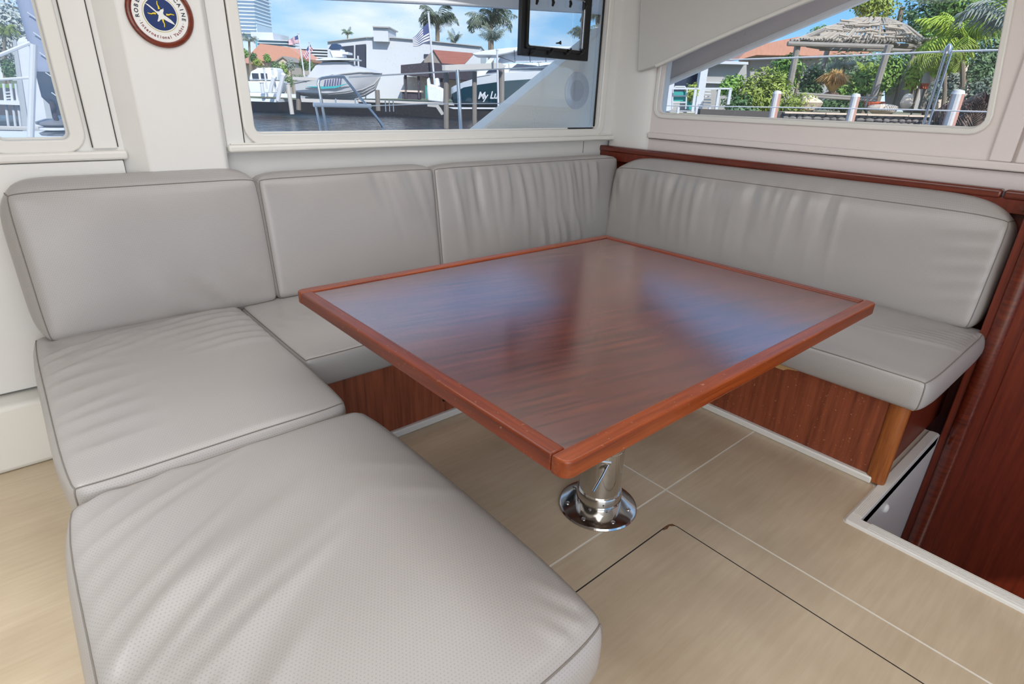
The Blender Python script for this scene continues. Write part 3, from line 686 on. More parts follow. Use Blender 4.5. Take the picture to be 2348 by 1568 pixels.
gull = [(-.0395, .0275), (-.030, .0245), (-.020, .0165), (-.010, .0075), (-.003, .0075), (.003, .0135), (.0075, .0145), (.0105, .018), (.0105, .011), (.0075, .004), (.009, -.001), (.017, -.006), (.027, -.0135), (.0335, -.021), (.0365, -.027), (.028, -.0235), (.017, -.0185), (.006, -.0125), (-.002, -.0145), (-.0085, -.021), (-.0125, -.0205), (-.0085, -.012), (-.006, -.003), (-.012, .004), (-.020, .011), (-.029, .019)]
flat(gull, 0.0066, 'gull', PLW)
ray = [(-.0025, .0), (-.0015, .007), (-.0035, .013), (-.0015, .0225), (.0005, .0225), (-.0008, .013), (.0022, .007), (.0025, .0)]
for an, ox, oz in ((0.05, -.002, .014), (PI/2, -.013, .001), (PI, .004, -.013), (-PI/2, .016, .001)):
    ca, sa = math.cos(an), math.sin(an)
    flat([(ox+x*ca-z*sa+.0012, oz+x*sa+z*ca-.001) for x, z in [(x*1.9, z) for x, z in ray]], 0.0062, 'sun_ray_shade', PLD, 0.0002)
    flat([(ox+x*ca-z*sa, oz+x*sa+z*ca) for x, z in ray], 0.0064, 'sun_ray', PLY2, 0.0004)
def glyph(ch, size, bold=0.0):
    cu = bpy.data.curves.new('glyph', 'FONT'); cu.body = ch; cu.size = size; cu.align_x = 'CENTER'; cu.resolution_u = 3; cu.offset = bold
    ob = bpy.data.objects.new('glyph', cu); COL.objects.link(ob)
    dg = bpy.context.evaluated_depsgraph_get()
    me = bpy.data.meshes.new_from_object(ob.evaluated_get(dg))
    vs_ = [v.co.copy() for v in me.vertices]; fs_ = [list(p_.vertices) for p_ in me.polygons]
    bpy.data.objects.remove(ob); bpy.data.curves.remove(cu); bpy.data.meshes.remove(me)
    return vs_, fs_
def arc_text(text, radius, a0, a1, size, top, mat, name, bold=0.0):
    mb = MB(); n = len(text)
    for i, ch in enumerate(text):
        if ch == ' ': continue
        an = a0+(a1-a0)*i/(n-1)
        v_, f_ = glyph(ch, size, bold)
        cx_, cz_ = radius*math.cos(an), radius*math.sin(an)
        rot = an-PI/2 if top else an+PI/2
        ca, sa = math.cos(rot), math.sin(rot)
        mb.add([(cx_+v.x*ca-v.y*sa, -0.0057, cz_+v.x*sa+v.y*ca) for v in v_], f_)
    o = mb.build(name, mat, pq, kind='stuff'); return o
arc_text('ROBERTSON & CAINE', 0.0605, math.radians(188), math.radians(-8), 0.0155, True, INK, 'lettering', 0.0004)
arc_text('\u00b7International Yachts\u00b7', 0.0685, math.radians(200), math.radians(340), 0.0125, False, INKR, 'lettering', 0.0003)

# ------------------------------------------------------------------ opening portlight set in the wide window
pt = thing('portlight', 'black framed opening portlight high in the wide window', 'portlight', (2.31, YW+0.030, 1.38))
L0 = pt.location
def pl_(loop_o, loop_i, y0, th, name, mat, bev=0.004):
    return plate([(a-L0.x, b-L0.z) for a, b in loop_o], [[(a-L0.x, b-L0.z) for a, b in loop_i]], (0, y0-L0.y, 0), (1, 0, 0), (0, 0, 1), (0, 1, 0), th).build(name, mat, pt, bevel=bev)
pl_(rrect(2.070, 1.378, 2.556, 1.70, 0.006), rrect(2.106, 1.418, 2.510, 1.662, 0.012), YW+0.004, 0.026, 'outer_frame', BLACKP)
pl_(rrect(2.098, 1.410, 2.518, 1.670, 0.010), rrect(2.112, 1.424, 2.503, 1.655, 0.012), YW-0.006, 0.014, 'sash', BLACKP, 0.003)
pl_(rrect(2.112, 1.424, 2.503, 1.655, 0.012), rrect(2.115, 1.427, 2.500, 1.652, 0.012), YW-0.002, 0.006, 'bright_edge', STEEL, 0)
MB().box((2.112-L0.x, YW+0.004-L0.y, 1.424-L0.z), (2.503-L0.x, YW+0.008-L0.y, 1.655-L0.z)).build('pane', PANE, pt)
for px_ in (1222, 1263, 1303, 1334):
    q = at(px_, 118, y=YW-0.004)-L0
    MB().tube([q+Vector((-.010, 0, -.014)), q+Vector((-.002, -.008, -.004)), q+Vector((.012, -.010, .014))], [0.006, 0.006, 0.004], 8).build('dog_clip', BLACKP, pt)
for px_, py_ in ((1229, 2), (1266, 6), (1306, 9), (1340, 14)):
    q = at(px_, py_, y=YW-0.004)-L0
    MB().tube([q+Vector((0, -.004, .014)), q+Vector((.001, -.009, 0)), q+Vector((0, -.004, -.016))], [0.006, 0.008, 0.005], 8).build('hinge_lug', BLACKP, pt)
q = at(1283, 99, y=YW)-L0
MB().tube([q+Vector((-.022, .004, -.002)), q+Vector((-.010, -.004, 0)), q+Vector((0, -.010, .002))], [0.003, 0.004, 0.010], 10).build('pull_knob', BLACKP, pt)

# ================================================================== outside
RZ = YAW-PI/2
RINV = Matrix.Rotation(-RZ, 3, 'Z')
class Far:
    """a thing outside: an Empty at its base, local x to the right, y away, z up"""
    def __init__(s, name, label, cat, px, py, d, group=None):
        s.d = d; s.o = thing(name, label, cat, at(px, py, d=d), (0, 0, RZ), group)
    def p(s, px, py, dd=0.0): return RINV @ (at(px, py, d=s.d+dd)-s.o.location)
    def box(s, px0, py0, px1, py1, dd0, dd1, name, mat, bevel=0, parent=None):
        a = s.p(px0, (py0+py1)/2, dd0); b = s.p(px1, (py0+py1)/2, dd0); c = s.p((px0+px1)/2, py0, dd0); e = s.p((px0+px1)/2, py1, dd0)
        mb = MB().box((a.x, dd0, e.z), (b.x, dd1, c.z))
        return mb.build(name, mat, parent or s.o, bevel=bevel)
    def poly(s, pts, dd0, dd1, name, mat, bevel=0, parent=None):
        P = [s.p(a, b, dd0) for a, b in pts]
        return MB().prism([(q.x, dd0, q.z) for q in P], (0, dd1-dd0, 0)).build(name, mat, parent or s.o, bevel=bevel)
    def tube(s, pts, wpx, name, mat, parent=None, n=8):
        P = [s.p(*q) for q in pts]; r = wpx/2*s.d/FPX
        return MB().tube(P, r, n).build(name, mat, parent or s.o)
    def rz(s, zc):   # local height of a world height
        return zc-s.o.location.z

HULLW = plain('white_hull', (226, 228, 232), rough=0.3, vary=0.02)
FARW = plain('white_stucco', (206, 208, 213), rough=0.8, vary=0.03, scale=0.5)
FARG = plain('grey_stucco', (176, 174, 172), rough=0.8, vary=0.05, scale=0.7)
CREAM = plain('cream_stucco', (216, 198, 184), rough=0.85, vary=0.08, scale=0.8)
DARKW = plain('dark_glass', (44, 48, 66), rough=0.15, spec=0.8, vary=0.2, scale=0.6)
TEALG = plain('teal_glass', (122, 168, 184), rough=0.2, vary=0.1)
CONC = plain('dock_concrete', (196, 192, 188), rough=0.9, vary=0.1, scale=1.0)
PILE = plain('weathered_piling', (128, 120, 114), rough=0.9, vary=0.25, scale=3.0, stretch=(1, 1, .2))
TIMB = plain('grey_timber', (150, 142, 134), rough=0.9, vary=0.25, scale=4.0)
DARKT = plain('dark_stained_timber', (62, 56, 66), rough=0.8, vary=0.2)
TERRA = plain('terracotta_tiles', (206, 150, 128), rough=0.9, vary=0.2, scale=3.0, stretch=(3, 1, 1))
BRICKR = plain('red_roof_tiles', (172, 112, 100), rough=0.9, vary=0.25, scale=2.0, stretch=(.3, 1, 4))
POTM = plain('terracotta_pot', (196, 98, 66), rough=0.8, vary=0.15)
ROCK = plain('pale_rock', (222, 200, 178), rough=0.95, vary=0.2, scale=3, bump=0.6, bscale=4)
STONE = plain('grey_seawall_stone', (132, 126, 122), rough=0.95, vary=0.35, scale=5)
TRUNK = plain('palm_trunk', (138, 124, 108), rough=0.95, vary=0.25, scale=8)
def leafm(name, rgb, vary=0.35, sc=2.5): return plain(name, rgb, rough=0.55, vary=vary, scale=sc)
LG1 = leafm('olive_green_leaves', (152, 166, 72)); LG2 = leafm('fresh_green_leaves', (128, 164, 74)); LG3 = leafm('deep_green_leaves', (84, 116, 66))
LG4 = leafm('blue_green_leaves', (112, 138, 96)); LG5 = leafm('yellow_green_fronds', (176, 200, 74)); LG6 = leafm('grey_green_fronds', (112, 124, 108))
LG7 = leafm('pale_grey_green_fronds', (148, 158, 146)); LBR = leafm('dead_brown_fronds', (112, 88, 76)); LOR = leafm('orange_grass', (232, 184, 116)); LST = leafm('silver_fronds', (186, 190, 182))

# water and the banks
m, nt, b = base_mat('canal_water')
b.inputs['Base Color'].default_value = s2l((30, 38, 50)); b.inputs['Roughness'].default_value = 0.12; b.inputs['Specular IOR Level'].default_value = 0.5
tc = N(nt, 'ShaderNodeTexCoord'); no = N(nt, 'ShaderNodeTexNoise', Scale=1.6, Detail=4.0); nt.links.new(tc.outputs['Object'], no.inputs['Vector'])
bp = N(nt, 'ShaderNodeBump', Strength=0.5, Distance=0.25); nt.links.new(no.outputs['Fac'], bp.inputs['Height']); nt.links.new(bp.outputs[0], b.inputs['Normal'])
WATER = m
WZ = -1.0
wt = MB().box((-400, -400, WZ-0.5), (400, 400, WZ)).build('water', WATER); struct(wt, 'dark canal water')
DQ = plain('shade_dark_quay', (15, 16, 24), rough=.8, vary=.3, scale=.4)  # near-black colour paints in the shadow and dark water below the dock
def rl_world(r, d, z): return Vector((math.sin(YAW)*r+math.cos(YAW)*d, -math.cos(YAW)*r+math.sin(YAW)*d, z))
GRD = plain('garden_ground', (112, 116, 84), rough=0.95, vary=0.3, scale=1.2)
bz = at(900, 231, d=58).z
bank = MB().prism([rl_world(*q) for q in ((-70, 58.2, WZ-.2), (9.0, 58.2, WZ-.2), (9.0, 700, WZ-.2), (-500, 700, WZ-.2))], (0, 0, bz-WZ)); struct(bank.build('ground', GRD), 'far bank of the canal')
struct(MB().prism([rl_world(*q) for q in ((-70, 57.9, WZ-.2), (9.2, 57.9, WZ-.2), (9.2, 58.3, WZ-.2), (-70, 58.3, WZ-.2))], (0, 0, bz-WZ)).build('wall_quay', DQ), 'quay face of the far bank, coloured dark for shadow over the water')
gz = at(1800, 262, d=20).z
bank2 = MB().prism([rl_world(*q) for q in ((4.6, 20.4, WZ-.2), (60, 20.4, WZ-.2), (60, 80, WZ-.2), (14.0, 80, WZ-.2))], (0, 0, gz-WZ+0.1)); struct(bank2.build('ground', plain('garden_soil', (132, 122, 92), rough=0.95, vary=0.35, scale=1.5)), 'garden bank behind the stone seawall')

# ------------------------------------------------------------------ plants
def ground_z(px, d): return gz-.1 if px > 1400 else (bz-.2 if d > 58 else None)
def leaf_cloud(mb, c, rad, n, size, rg, up=0.3, mi=0, shell=0.55):
    c = Vector(c)
    for _ in range(n):
        d = Vector((rg.gauss(0, 1), rg.gauss(0, 1), rg.gauss(0, 1))).normalized()
        k = rg.uniform(shell, 1.0)*(1+0.25*noise.noise(d*2.3+c))
        p = c+Vector((d.x*rad[0], d.y*rad[1], d.z*rad[2]))*k
        n_ = (d+Vector((rg.uniform(-.8, .8), rg.uniform(-.8, .8), rg.uniform(-.4, .8)+up))).normalized()
        t = n_.orthogonal().normalized(); t = Matrix.Rotation(rg.uniform(0, 6.28), 3, n_) @ t; w = n_.cross(t)
        s_ = size*rg.uniform(.6, 1.3)
        mb.add([p-t*s_, p+w*s_*.38+n_*s_*.1, p+t*s_, p-w*s_*.38+n_*s_*.1], [(0, 1, 2, 3)], mi)
def shrub(label, px, py, d, rx, rz, mat, n=900, leaf=3.2, name='shrub', group='shrubs and trees along the banks', seed=0, base_py=None, lumps=3):
    """rx, rz: half width and half height seen, in photo pixels at that distance"""
    k = d/FPX; rg = random.Random(hash((px, py)) % 9999+seed)
    R, H = rx*k, rz*k
    by = base_py if base_py else py+rz
    F = Far(name, label, 'tree' if name == 'tree' else 'shrub', px, by, d, group)
    g_ = ground_z(px, d)
    if g_ is not None: F.o.location.z = g_
    c = F.p(px, py)
    mb = MB()
    for i in range(lumps):
        o_ = Vector((rg.uniform(-.45, .45)*R, rg.uniform(-.3, .3)*R, rg.uniform(-.35, .35)*H)) if lumps > 1 else Vector()
        s_ = 0.72 if lumps > 1 else 1
        leaf_cloud(mb, c+o_, (R*s_, R*.7*s_, H*s_), n//lumps, leaf*k, rg)
    mb.build('foliage', mat, F.o, kind='stuff')
    MB().tube([(0, 0, 0), (R*.05, 0, c.z*.5), (0, 0, c.z)], max(.02, R*.08), 6).build('stem', TRUNK, F.o)
    return F
def frond_mesh(name, mat, L, droop, nl=17, lw=0.028, ll=0.34, seed=0):
    rg = random.Random(seed); mb = MB(); pts = []
    for i in range(nl+1):
        t = i/nl; an = 0.75-droop*t*t*1.9-0.25*t
        pts.append((t, an))
    P = [Vector((0, 0, 0))]
    for i in range(nl): P.append(P[-1]+Vector((math.cos(pts[i][1]), 0, math.sin(pts[i][1])))*(L/nl))
    mb.tube(P, [L*.012*(1-.7*i/nl) for i in range(nl+1)], 4)
    for i in range(2, nl+1):
        t = i/nl; l_ = L*ll*(math.sin(PI*min(1, t*.85+.12))**.7)
        for sg in (-1, 1):
            d = Vector((0.55, sg*0.8, -0.35-.4*rg.random())).normalized(); tip = P[i]+d*l_+Vector((0, 0, -l_*.3))
            w = Vector((1, 0, 0))*L*lw
            mid = P[i]+d*l_*.5
            mb.add([P[i]-w*.5, P[i]+w*.5, mid+w*.6, tip, mid-w*.6], [(0, 1, 2, 3, 4)])
    return mb.mesh(name, mat)
FR = {}
def palm(label, px, py, d, lpx, nf, mat, base_py, droops=(0.5, 0.8, 1.15), group='palms', elev=(-0.2, 0.9), spread=2*PI, a0=0.0, tw=5, name='palm_tree'):
    k = d/FPX; F = Far(name, label, 'palm', px, base_py, d, group); rg = random.Random(int(px*7+py))
    g_ = ground_z(px, d)
    if g_ is not None: F.o.location.z = g_
    c = F.p(px, py)
    MB().tube([(0, 0, 0), (c.x*.4+.05*tw*k, 0, c.z*.5), c], [tw*k*.6, tw*k*.5, tw*k*.45], 8).build('trunk', TRUNK, F.o)
    for i in range(nf):
        dr = droops[i % len(droops)]; key = (mat.name, dr)
        if key not in FR: FR[key] = frond_mesh('frond', mat, 1.0, dr, seed=int(dr*100))
        o = bpy.data.objects.new('frond', FR[key]); COL.objects.link(o); o.parent = F.o; o.location = c
        az = a0+spread*(i+rg.uniform(.1, .9))/nf
        o.rotation_euler = (rg.uniform(-.2, .2), -rg.uniform(*elev)+0.35, az); s_ = lpx*k*rg.uniform(.8, 1.15); o.scale = (s_, s_, s_)
    return F

# ------------------------------------------------------------------ canal view through the wide window
t = Far('tower_block', 'pale high-rise tower at the far left of the canal view', 'building', 560, 180, 420)
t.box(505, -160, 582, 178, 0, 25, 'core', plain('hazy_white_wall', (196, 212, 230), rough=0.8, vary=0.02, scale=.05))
for i in range(26):
    yy = 76-i*8.4
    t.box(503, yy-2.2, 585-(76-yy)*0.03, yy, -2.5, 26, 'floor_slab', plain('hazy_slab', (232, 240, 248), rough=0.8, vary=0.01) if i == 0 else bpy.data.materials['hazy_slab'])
t = Far('hotel_building', 'low white and teal stepped building beyond the tower', 'building', 620, 150, 300)
t.box(583, 74, 633, 204, 0, 20, 'upper_wing', FARW); t.box(592, 92, 657, 204, -4, 10, 'glazed_wing', TEALG)
for i in range(3): t.box(590, 91+i*7, 659, 93+i*7, -6, 10, 'floor_slab', FARW)
t = Far('garage_building', 'long white slatted building behind the two small flags', 'building', 710, 150, 150)
t.box(660, 112, 765, 213, 0, 20, 'wall', DARKW)
for i in range(4): t.box(660, 110+i*6.5, 765, 113+i*6.5, -.8, 20, 'parapet_band', FARW)
t = Far('tiled_house', 'low house with a broad pink tiled roof behind the left shrubs', 'building', 640, 165, 95)
t.poly([(575, 122), (596, 100), (662, 108), (700, 134), (700, 140), (575, 140)], 0, 8, 'roof', TERRA)
t.box(580, 138, 700, 217, 1, 7, 'wall', CREAM)
t = Far('garden_house', 'small gabled house among the left shrubs', 'building', 648, 165, 85)
t.poly([(628, 141), (648, 128), (668, 142), (666, 144), (648, 131), (630, 143)], 0, 5, 'roof', TIMB)
t.poly([(631, 142), (648, 131), (666, 143), (666, 219), (631, 219)], .3, 5, 'wall', CREAM)
palm('small pale palm at the far left of the canal view', 571, 92, 74, 19, 13, LG7, 165, group='palms', tw=5)
for (lb, x, y, rx, rz, mt_) in (('leftmost yellow-green shrub on the far bank', 563, 120, 10, 12, LG2), ('round clipped green shrub on the far bank', 615, 137, 10, 11, LG2), ('low olive shrub below the small palm', 590, 141, 12, 11, LG1),
    ('dark shrub left of the gabled house', 580, 131, 9, 9, LG3), ('pale flowering shrub beside the first flagpole', 668, 150, 14, 14, LG7), ('fresh green shrub behind the leaning davit', 652, 158, 14, 15, LG2),
    ('dark shrub between the flagpoles', 694, 148, 12, 18, LG3), ('deep green shrub left of the covered boat', 716, 150, 10, 16, LG4), ('broad low shrub behind the left dock', 604, 165, 26, 14, LG1), ('grey-green shrub behind the dock posts', 632, 148, 12, 12, LG4)):
    shrub(lb, x, y, 64, rx, rz, mt_, n=420, leaf=2.2, base_py=176)
hedge_lb = shrub('long dark hedge at the foot of the left bank', 640, 182, 61, 82, 13, LG3, n=1200, leaf=2.4, lumps=6, base_py=200)

# white flat-roofed house
h = Far('white_house', 'white flat-roofed house with a square chimney', 'building', 920, 226, 66)
h.poly([(751, 95), (840, 85), (840, 226), (751, 226)], 0, 9, 'left_wing', FARW)
h.poly([(840, 85), (900, 86), (948, 90), (1102, 106), (1102, 226), (840, 226)], -1.2, 9, 'right_wing', FARW)
h.box(856, 62, 890, 95, -2.0, 2.0, 'chimney', FARW)
h.box(854, 60, 892, 63, -2.3, 2.3, 'chimney_cap', FARG)
h.poly([(750, 94), (841, 84), (841, 86), (750, 96)], -.3, 9, 'parapet_edge', FARG)
h.poly([(840, 84), (900, 85), (948, 89), (1103, 105), (1103, 107), (948, 91), (900, 87), (840, 86)], -1.5, 9, 'parapet_edge', FARG)
w_ = h.poly([(777, 107), (811, 104), (811, 160), (777, 160)], -.12, .1, 'window', DARKW); 
w_ = h.poly([(815, 103), (839, 101), (839, 160), (815, 160)], -.12, .1, 'window', DARKW); h.box(820, 128, 823, 158, -.3, -.1, 'mullion', FARW, parent=None)
h.box(972, 124, 984, 132, -1.35, -1.1, 'window', DARKW)
palm('small dark palm behind the white house roof', 797, 76, 78, 15, 11, LG4, 200, tw=3)
palm('tall drooping palm above the white house, left of two', 1003, 48, 84, 50, 20, LG6, 210, droops=(.7, 1.1, 1.5), tw=9)
palm('tall drooping palm above the moored yacht, right of two', 1124, 52, 84, 58, 24, LG6, 210, droops=(.6, 1.0, 1.5), tw=9)
palm('short spiky palm between the two tall palms', 1042, 95, 80, 24, 13, LG7, 190, droops=(.2, .4, .7), elev=(.1, 1.1), tw=6)
palm('pale upright palm under the right tall palm', 1128, 92, 76, 34, 15, LG7, 190, droops=(.2, .4, .7), elev=(.2, 1.2), tw=8)
palm('palm seen through the portlight corner', 1338, 84, 70, 36, 15, LG6, 200, droops=(.7, 1.1, 1.5), tw=6)
palm('tall palm at the right edge of the wide window', 1372, 38, 74, 50, 18, LG6, 200, droops=(.7, 1.1, 1.6), tw=12)
shrub('low tree line under the portlight', 1235, 128, 90, 60, 14, LG4, n=500, leaf=2.5, base_py=160, name='tree')

# pavilion beside the house
v = Far('garden_pavilion', 'dark timber pavilion with a red tiled roof on the far dock', 'pavilion', 990, 226, 60)
v.poly([(919, 149), (985, 143), (1078, 150), (1078, 185), (928, 172), (919, 168)], -.4, 3.5, 'fascia', DARKT)
v.poly([(993, 114), (1088, 122), (1062, 150), (1016, 149)], 1.0, 1.25, 'tiled_roof', BRICKR)
v.poly([(964, 146), (994, 113), (1018, 149)], 1.2, 1.5, 'gable', TIMB)
for x in (930, 960, 985, 1012, 1050, 1074): v.box(x-2.5, 168, x+2.5, 226, 0, .25, 'post', DARKT)
v.box(926, 178, 1078, 226, 3.2, 3.5, 'back_wall', CREAM)
v.box(922, 210, 962, 228, .2, 1.2, 'bar_counter', DARKT); v.box(918, 207, 966, 211, 0, 1.4, 'counter_top', CREAM)
v.box(975, 196, 980, 226, .4, .6, 'surfboard', plain('teal_board', (60, 140, 130), rough=.4))

# dock and seawall
dk = Far('far_dock', 'long pale concrete dock below the white house', 'dock', 900, 250, 58)
dk.box(690, 232, 1120, 249, 0, 3, 'deck_edge', CONC); dk.box(690, 249, 1120, 262, .4, 3, 'wall_below', plain('shade_dark_seawall', (36, 34, 42), rough=.8, vary=.3))  # wall below the deck is coloured dark for the dock's shadow
for i, x in enumerate((884, 893, 902)): dk.box(x-1, 229, x+1, 256, -.15, -.05, 'ladder_rail' if i != 1 else 'ladder_rung', STEEL)

# left docks
ld = Far('boat_lift_dock', 'white floating dock platforms at the left of the canal', 'dock', 600, 235, 48)
ld.box(560, 213, 629, 221, 0, 3, 'upper_platform', HULLW); ld.box(560, 226, 632, 233, -.5, 3, 'lower_platform', HULLW)
ld.box(632, 216, 690, 224, 1, 4, 'rear_platform', HULLW)
G_ = 'white dock posts at the left of the canal'
for lb, a, c, w in (('thin white post leaning over the left dock', (605, 157), (612, 204), 4), ('second thin white post over the left dock', (624, 158), (634, 212), 4), ('pale piling standing in the water right of the davits', (660, 192), (670, 262), 9),
    ('short white post at the left dock corner', (600, 190), (603, 214), 8)):
    f_ = Far('dock_post', lb, 'post', c[0], c[1], 47, G_); f_.tube([a, c], w, 'shaft', FARW if w != 9 else CONC); f_.tube([(a[0]-.3, a[1]-1.5), a], w+2.5, 'cap', FARW)
for lb, pts in (('stubby white davit arm left of the covered boat', [(650, 172), (643, 200), (637, 231)]), ('second white davit arm beside the shrubs', [(628, 178), (622, 200), (620, 212)])):
    f_ = Far('davit', lb, 'davit', *pts[-1], 46.5); f_.tube(pts, 9, 'arm', FARW); f_.tube([(pts[0][0]-4, pts[0][1]-1), (pts[0][0]+5, pts[0][1]+2)], 8, 'head', FARW)
cb = Far('small_boat', 'small white cabin boat behind the left dock posts', 'boat', 600, 212, 52)
cb.poly([(566, 186), (640, 186), (634, 214), (572, 214)], 0, 2, 'hull', HULLW, bevel=.1); cb.poly([(570, 184), (574, 164), (590, 156), (630, 155), (636, 166), (636, 184)], .2, 1.8, 'cabin', HULLW, bevel=.1)
cb.box(578, 168, 592, 180, .1, .3, 'window', DARKW); cb.box(598, 168, 612, 180, .1, .3, 'window', DARKW)

# flags
FW, FRD, FBL = plain('flag_white', (228, 226, 232), rough=.8), plain('flag_red', (186, 92, 108), rough=.8), plain('flag_blue', (70, 82, 128), rough=.8)
FBK = plain('flag_stripe_dark', (92, 96, 128), rough=.8)
def flag_pole(label, top, foot, d, quad, red, wpx=3.0):
    F = Far('flagpole', label, 'flag', foot[0], foot[1], d, 'flagpoles along the canal')
    F.tube([top, foot], wpx, 'pole', FARW); F.tube([(top[0], top[1]-1.5), (top[0]+.2, top[1]+.5)], wpx+1.6, 'finial', FARW)
    A, B, C_, D_ = [F.p(*q) for q in quad]       # hoist top, fly top, fly bottom, hoist bottom
    mb = MB(); nx, ny = 16, 13; vv = []
    for j in range(ny+1):
        for i in range(nx+1):
            s_, t_ = i/nx, j/ny; p_ = (A.lerp(B, s_)).lerp(D_.lerp(C_, s_), t_)
            p_ = p_+Vector((0, math.sin(s_*9+t_*2)*.12*s_, math.sin(s_*7)*.04*s_*(A-D_).length)); vv.append(p_)
    for j in range(ny):
        for i in range(nx):
            mi = 2 if (i < 6 and j < 7) else (1 if j % 2 == 0 else 0)
            mb.add([vv[j*(nx+1)+i], vv[j*(nx+1)+i+1], vv[(j+1)*(nx+1)+i+1], vv[(j+1)*(nx+1)+i]], [(0, 1, 2, 3)], mi)
    mb.build('flag', [FW, red, FBL], F.o)
flag_pole('leftmost flagpole with a striped flag blowing left', (684, 77), (706, 232), 60, [(684, 80), (662, 91), (663, 104), (686, 98)], FRD)
flag_pole('second flagpole with a drooping red striped flag', (709, 97), (712, 232), 60, [(710, 100), (718, 114), (702, 140), (695, 127)], FRD)
flag_pole('tall flagpole by the pavilion with a large striped flag', (982, 28), (1000, 233), 58.6, [(984, 49), (946, 88), (948, 108), (986, 96)], FBK, 4)

# covered boat on a lift
def hull(mb, st, nseg=6, mi=0, far_only=False):
    """st: list of (x, z_keel, z_chine, z_sheer, half_chine, half_beam, yc)"""
    rows = []
    for (x, zk, zc, zs, hc, hb, yc) in st:
        rows.append([(x, yc-hb, zs), (x, yc-(hb*.55+hc*.45), (zs+zc)/2), (x, yc-hc, zc), (x, yc, zk), (x, yc+hc, zc), (x, yc+(hb*.55+hc*.45), (zs+zc)/2), (x, yc+hb, zs)])
    n = len(rows[0]); vs_ = [p_ for r_ in rows for p_ in r_]
    fs_ = [(i*n+j, (i+1)*n+j, (i+1)*n+j+1, i*n+j+1) for i in range(len(rows)-1) for j in range(n-1)]
    fs_ += [(i*n+n-1, (i+1)*n+n-1, (i+1)*n, i*n) for i in range(len(rows)-1)]
    fs_.append(tuple(range(n))[::-1])
    mb.add(vs_, fs_, mi); return mb
bt = Far('covered_boat', 'white sport boat under a grey cover hoisted on a lift', 'boat', 785, 229, 46)
def Z(px, py): return bt.p(px, py)
st = []
for (x, zk, zc, zs, hc, hb) in ((688, 219, 211, 190, .95, 1.05), (720, 224, 213, 184, 1.05, 1.2), (760, 228, 214, 177, 1.05, 1.25), (800, 228, 210, 170, .9, 1.25), (835, 222, 202, 166, .6, 1.1), (860, 208, 190, 166, .28, .75), (873, 180, 177, 168, .04, .2), (877, 172, 171, 168, .01, .03)):
    st.append((Z(x, 200).x, Z(x, zk).z, Z(x, zc).z, Z(x, zs).z, hc, hb, 0))
hull(MB(), st).build('hull', plain('boat_hull_grey_white', (206, 206, 210), rough=0.35, vary=0.03), bt.o, bevel=.02)
for fz in (0.22, 0.52, 0.82):   # spray strakes along the visible side
    MB().tube([(x, -hc*fz-.05, zk+(zc-zk)*fz) for (x, zk, zc, zs, hc, hb, y) in st[:-1]], .035, 5).build('strake', FARG, bt.o)
MB().tube([(x, -hb-.02, zs-.02) for (x, zk, zc, zs, hc, hb, y) in st], .045, 6).build('rub_rail', FARG, bt.o)
COVER = plain('grey_boat_cover', (186, 188, 194), rough=.8, vary=.06, scale=1.5)
mb = MB(); rows = []
for (x, zt, w) in ((692, 188, 1.0), (716, 172, 1.15), (730, 150, .9), (742, 143, .8), (770, 141, .8), (800, 142, .8), (815, 152, .95), (840, 158, .95), (865, 165, .6), (876, 168, .1)):
    zs = next(zz for xx, zz in ((720, 186), (760, 180), (800, 172), (840, 168), (990, 168)) if x <= xx)
    a = Z(x, zs); tp = Z(x, zt); rows.append([(a.x, -w*1.12, a.z), (tp.x, -w*.75, tp.z-.05), (tp.x, 0, tp.z+.06), (tp.x, w*.75, tp.z-.05), (a.x, w*1.12, a.z)])
n = 5; mb.add([p_ for r_ in rows for p_ in r_], [(i*n+j, (i+1)*n+j, (i+1)*n+j+1, i*n+j+1) for i in range(len(rows)-1) for j in range(n-1)]+[tuple(range(n))], 0, True)
mb.build('cover', COVER, bt.o)
bt.poly([(724, 136), (755, 132), (813, 134), (813, 137), (724, 138)], -1.0, 1.0, 'hard_top', HULLW)
for x in (738, 800): bt.tube([(x, 136), (x+2, 150)], 2, 'top_leg', STEEL)
bt.poly([(753, 112), (760, 101), (772, 100), (780, 113)], -.5, .5, 'tower_canvas', plain('navy_canvas', (44, 70, 104), rough=.8))
bt.poly([(757, 114), (783, 113), (789, 131), (764, 131)], -.4, .4, 'tower_console', HULLW); bt.box(785, 119, 798, 124, -.6, .6, 'tower_seat', HULLW)
for a, c in (((752, 108), (762, 132)), ((780, 113), (788, 131))): bt.tube([a, c], 1.8, 'tower_leg', FARW)
TEALP = plain('teal_hull_graphic', (70, 170, 176), rough=.4); INKP = plain('violet_script', (92, 96, 140), rough=.5)
bt.poly([(700, 198), (738, 204), (770, 202), (803, 190), (770, 197), (745, 198)], -1.27, -1.20, 'hull_graphic', TEALP)
for i in range(7): bt.poly([(742+i*6, 198-i*.6), (745+i*6, 183-i*.8), (747+i*6, 183-i*.8), (745+i*6, 198-i*.6)], -1.29, -1.22, 'script_stroke', INKP)
bt.tube([(726, 222), (740, 218), (775, 218), (785, 222)], 5, 'bunk_pad', plain('green_bunk', (36, 62, 54), rough=.9))
lf = Far('boat_lift', 'grey boat lift frame under the covered boat', 'boat lift', 750, 244, 45.2)
lf.box(671, 177, 731, 184, -1.6, -1.2, 'top_beam', CONC)
for x, y0, y1 in ((685, 184, 246), (867, 206, 248)): lf.tube([(x-2, y0), (x, y1+6)], 10, 'piling', PILE)
lf.box(691, 228, 820, 236, -1.0, -.7, 'cradle_beam', CONC); lf.box(700, 224, 818, 228, .8, 1.1, 'cradle_beam', CONC)
for x in (739, 770, 815): lf.box(x-1.5, 226, x+1.5, 240, -1.1, -.9, 'cradle_arm', STEEL)

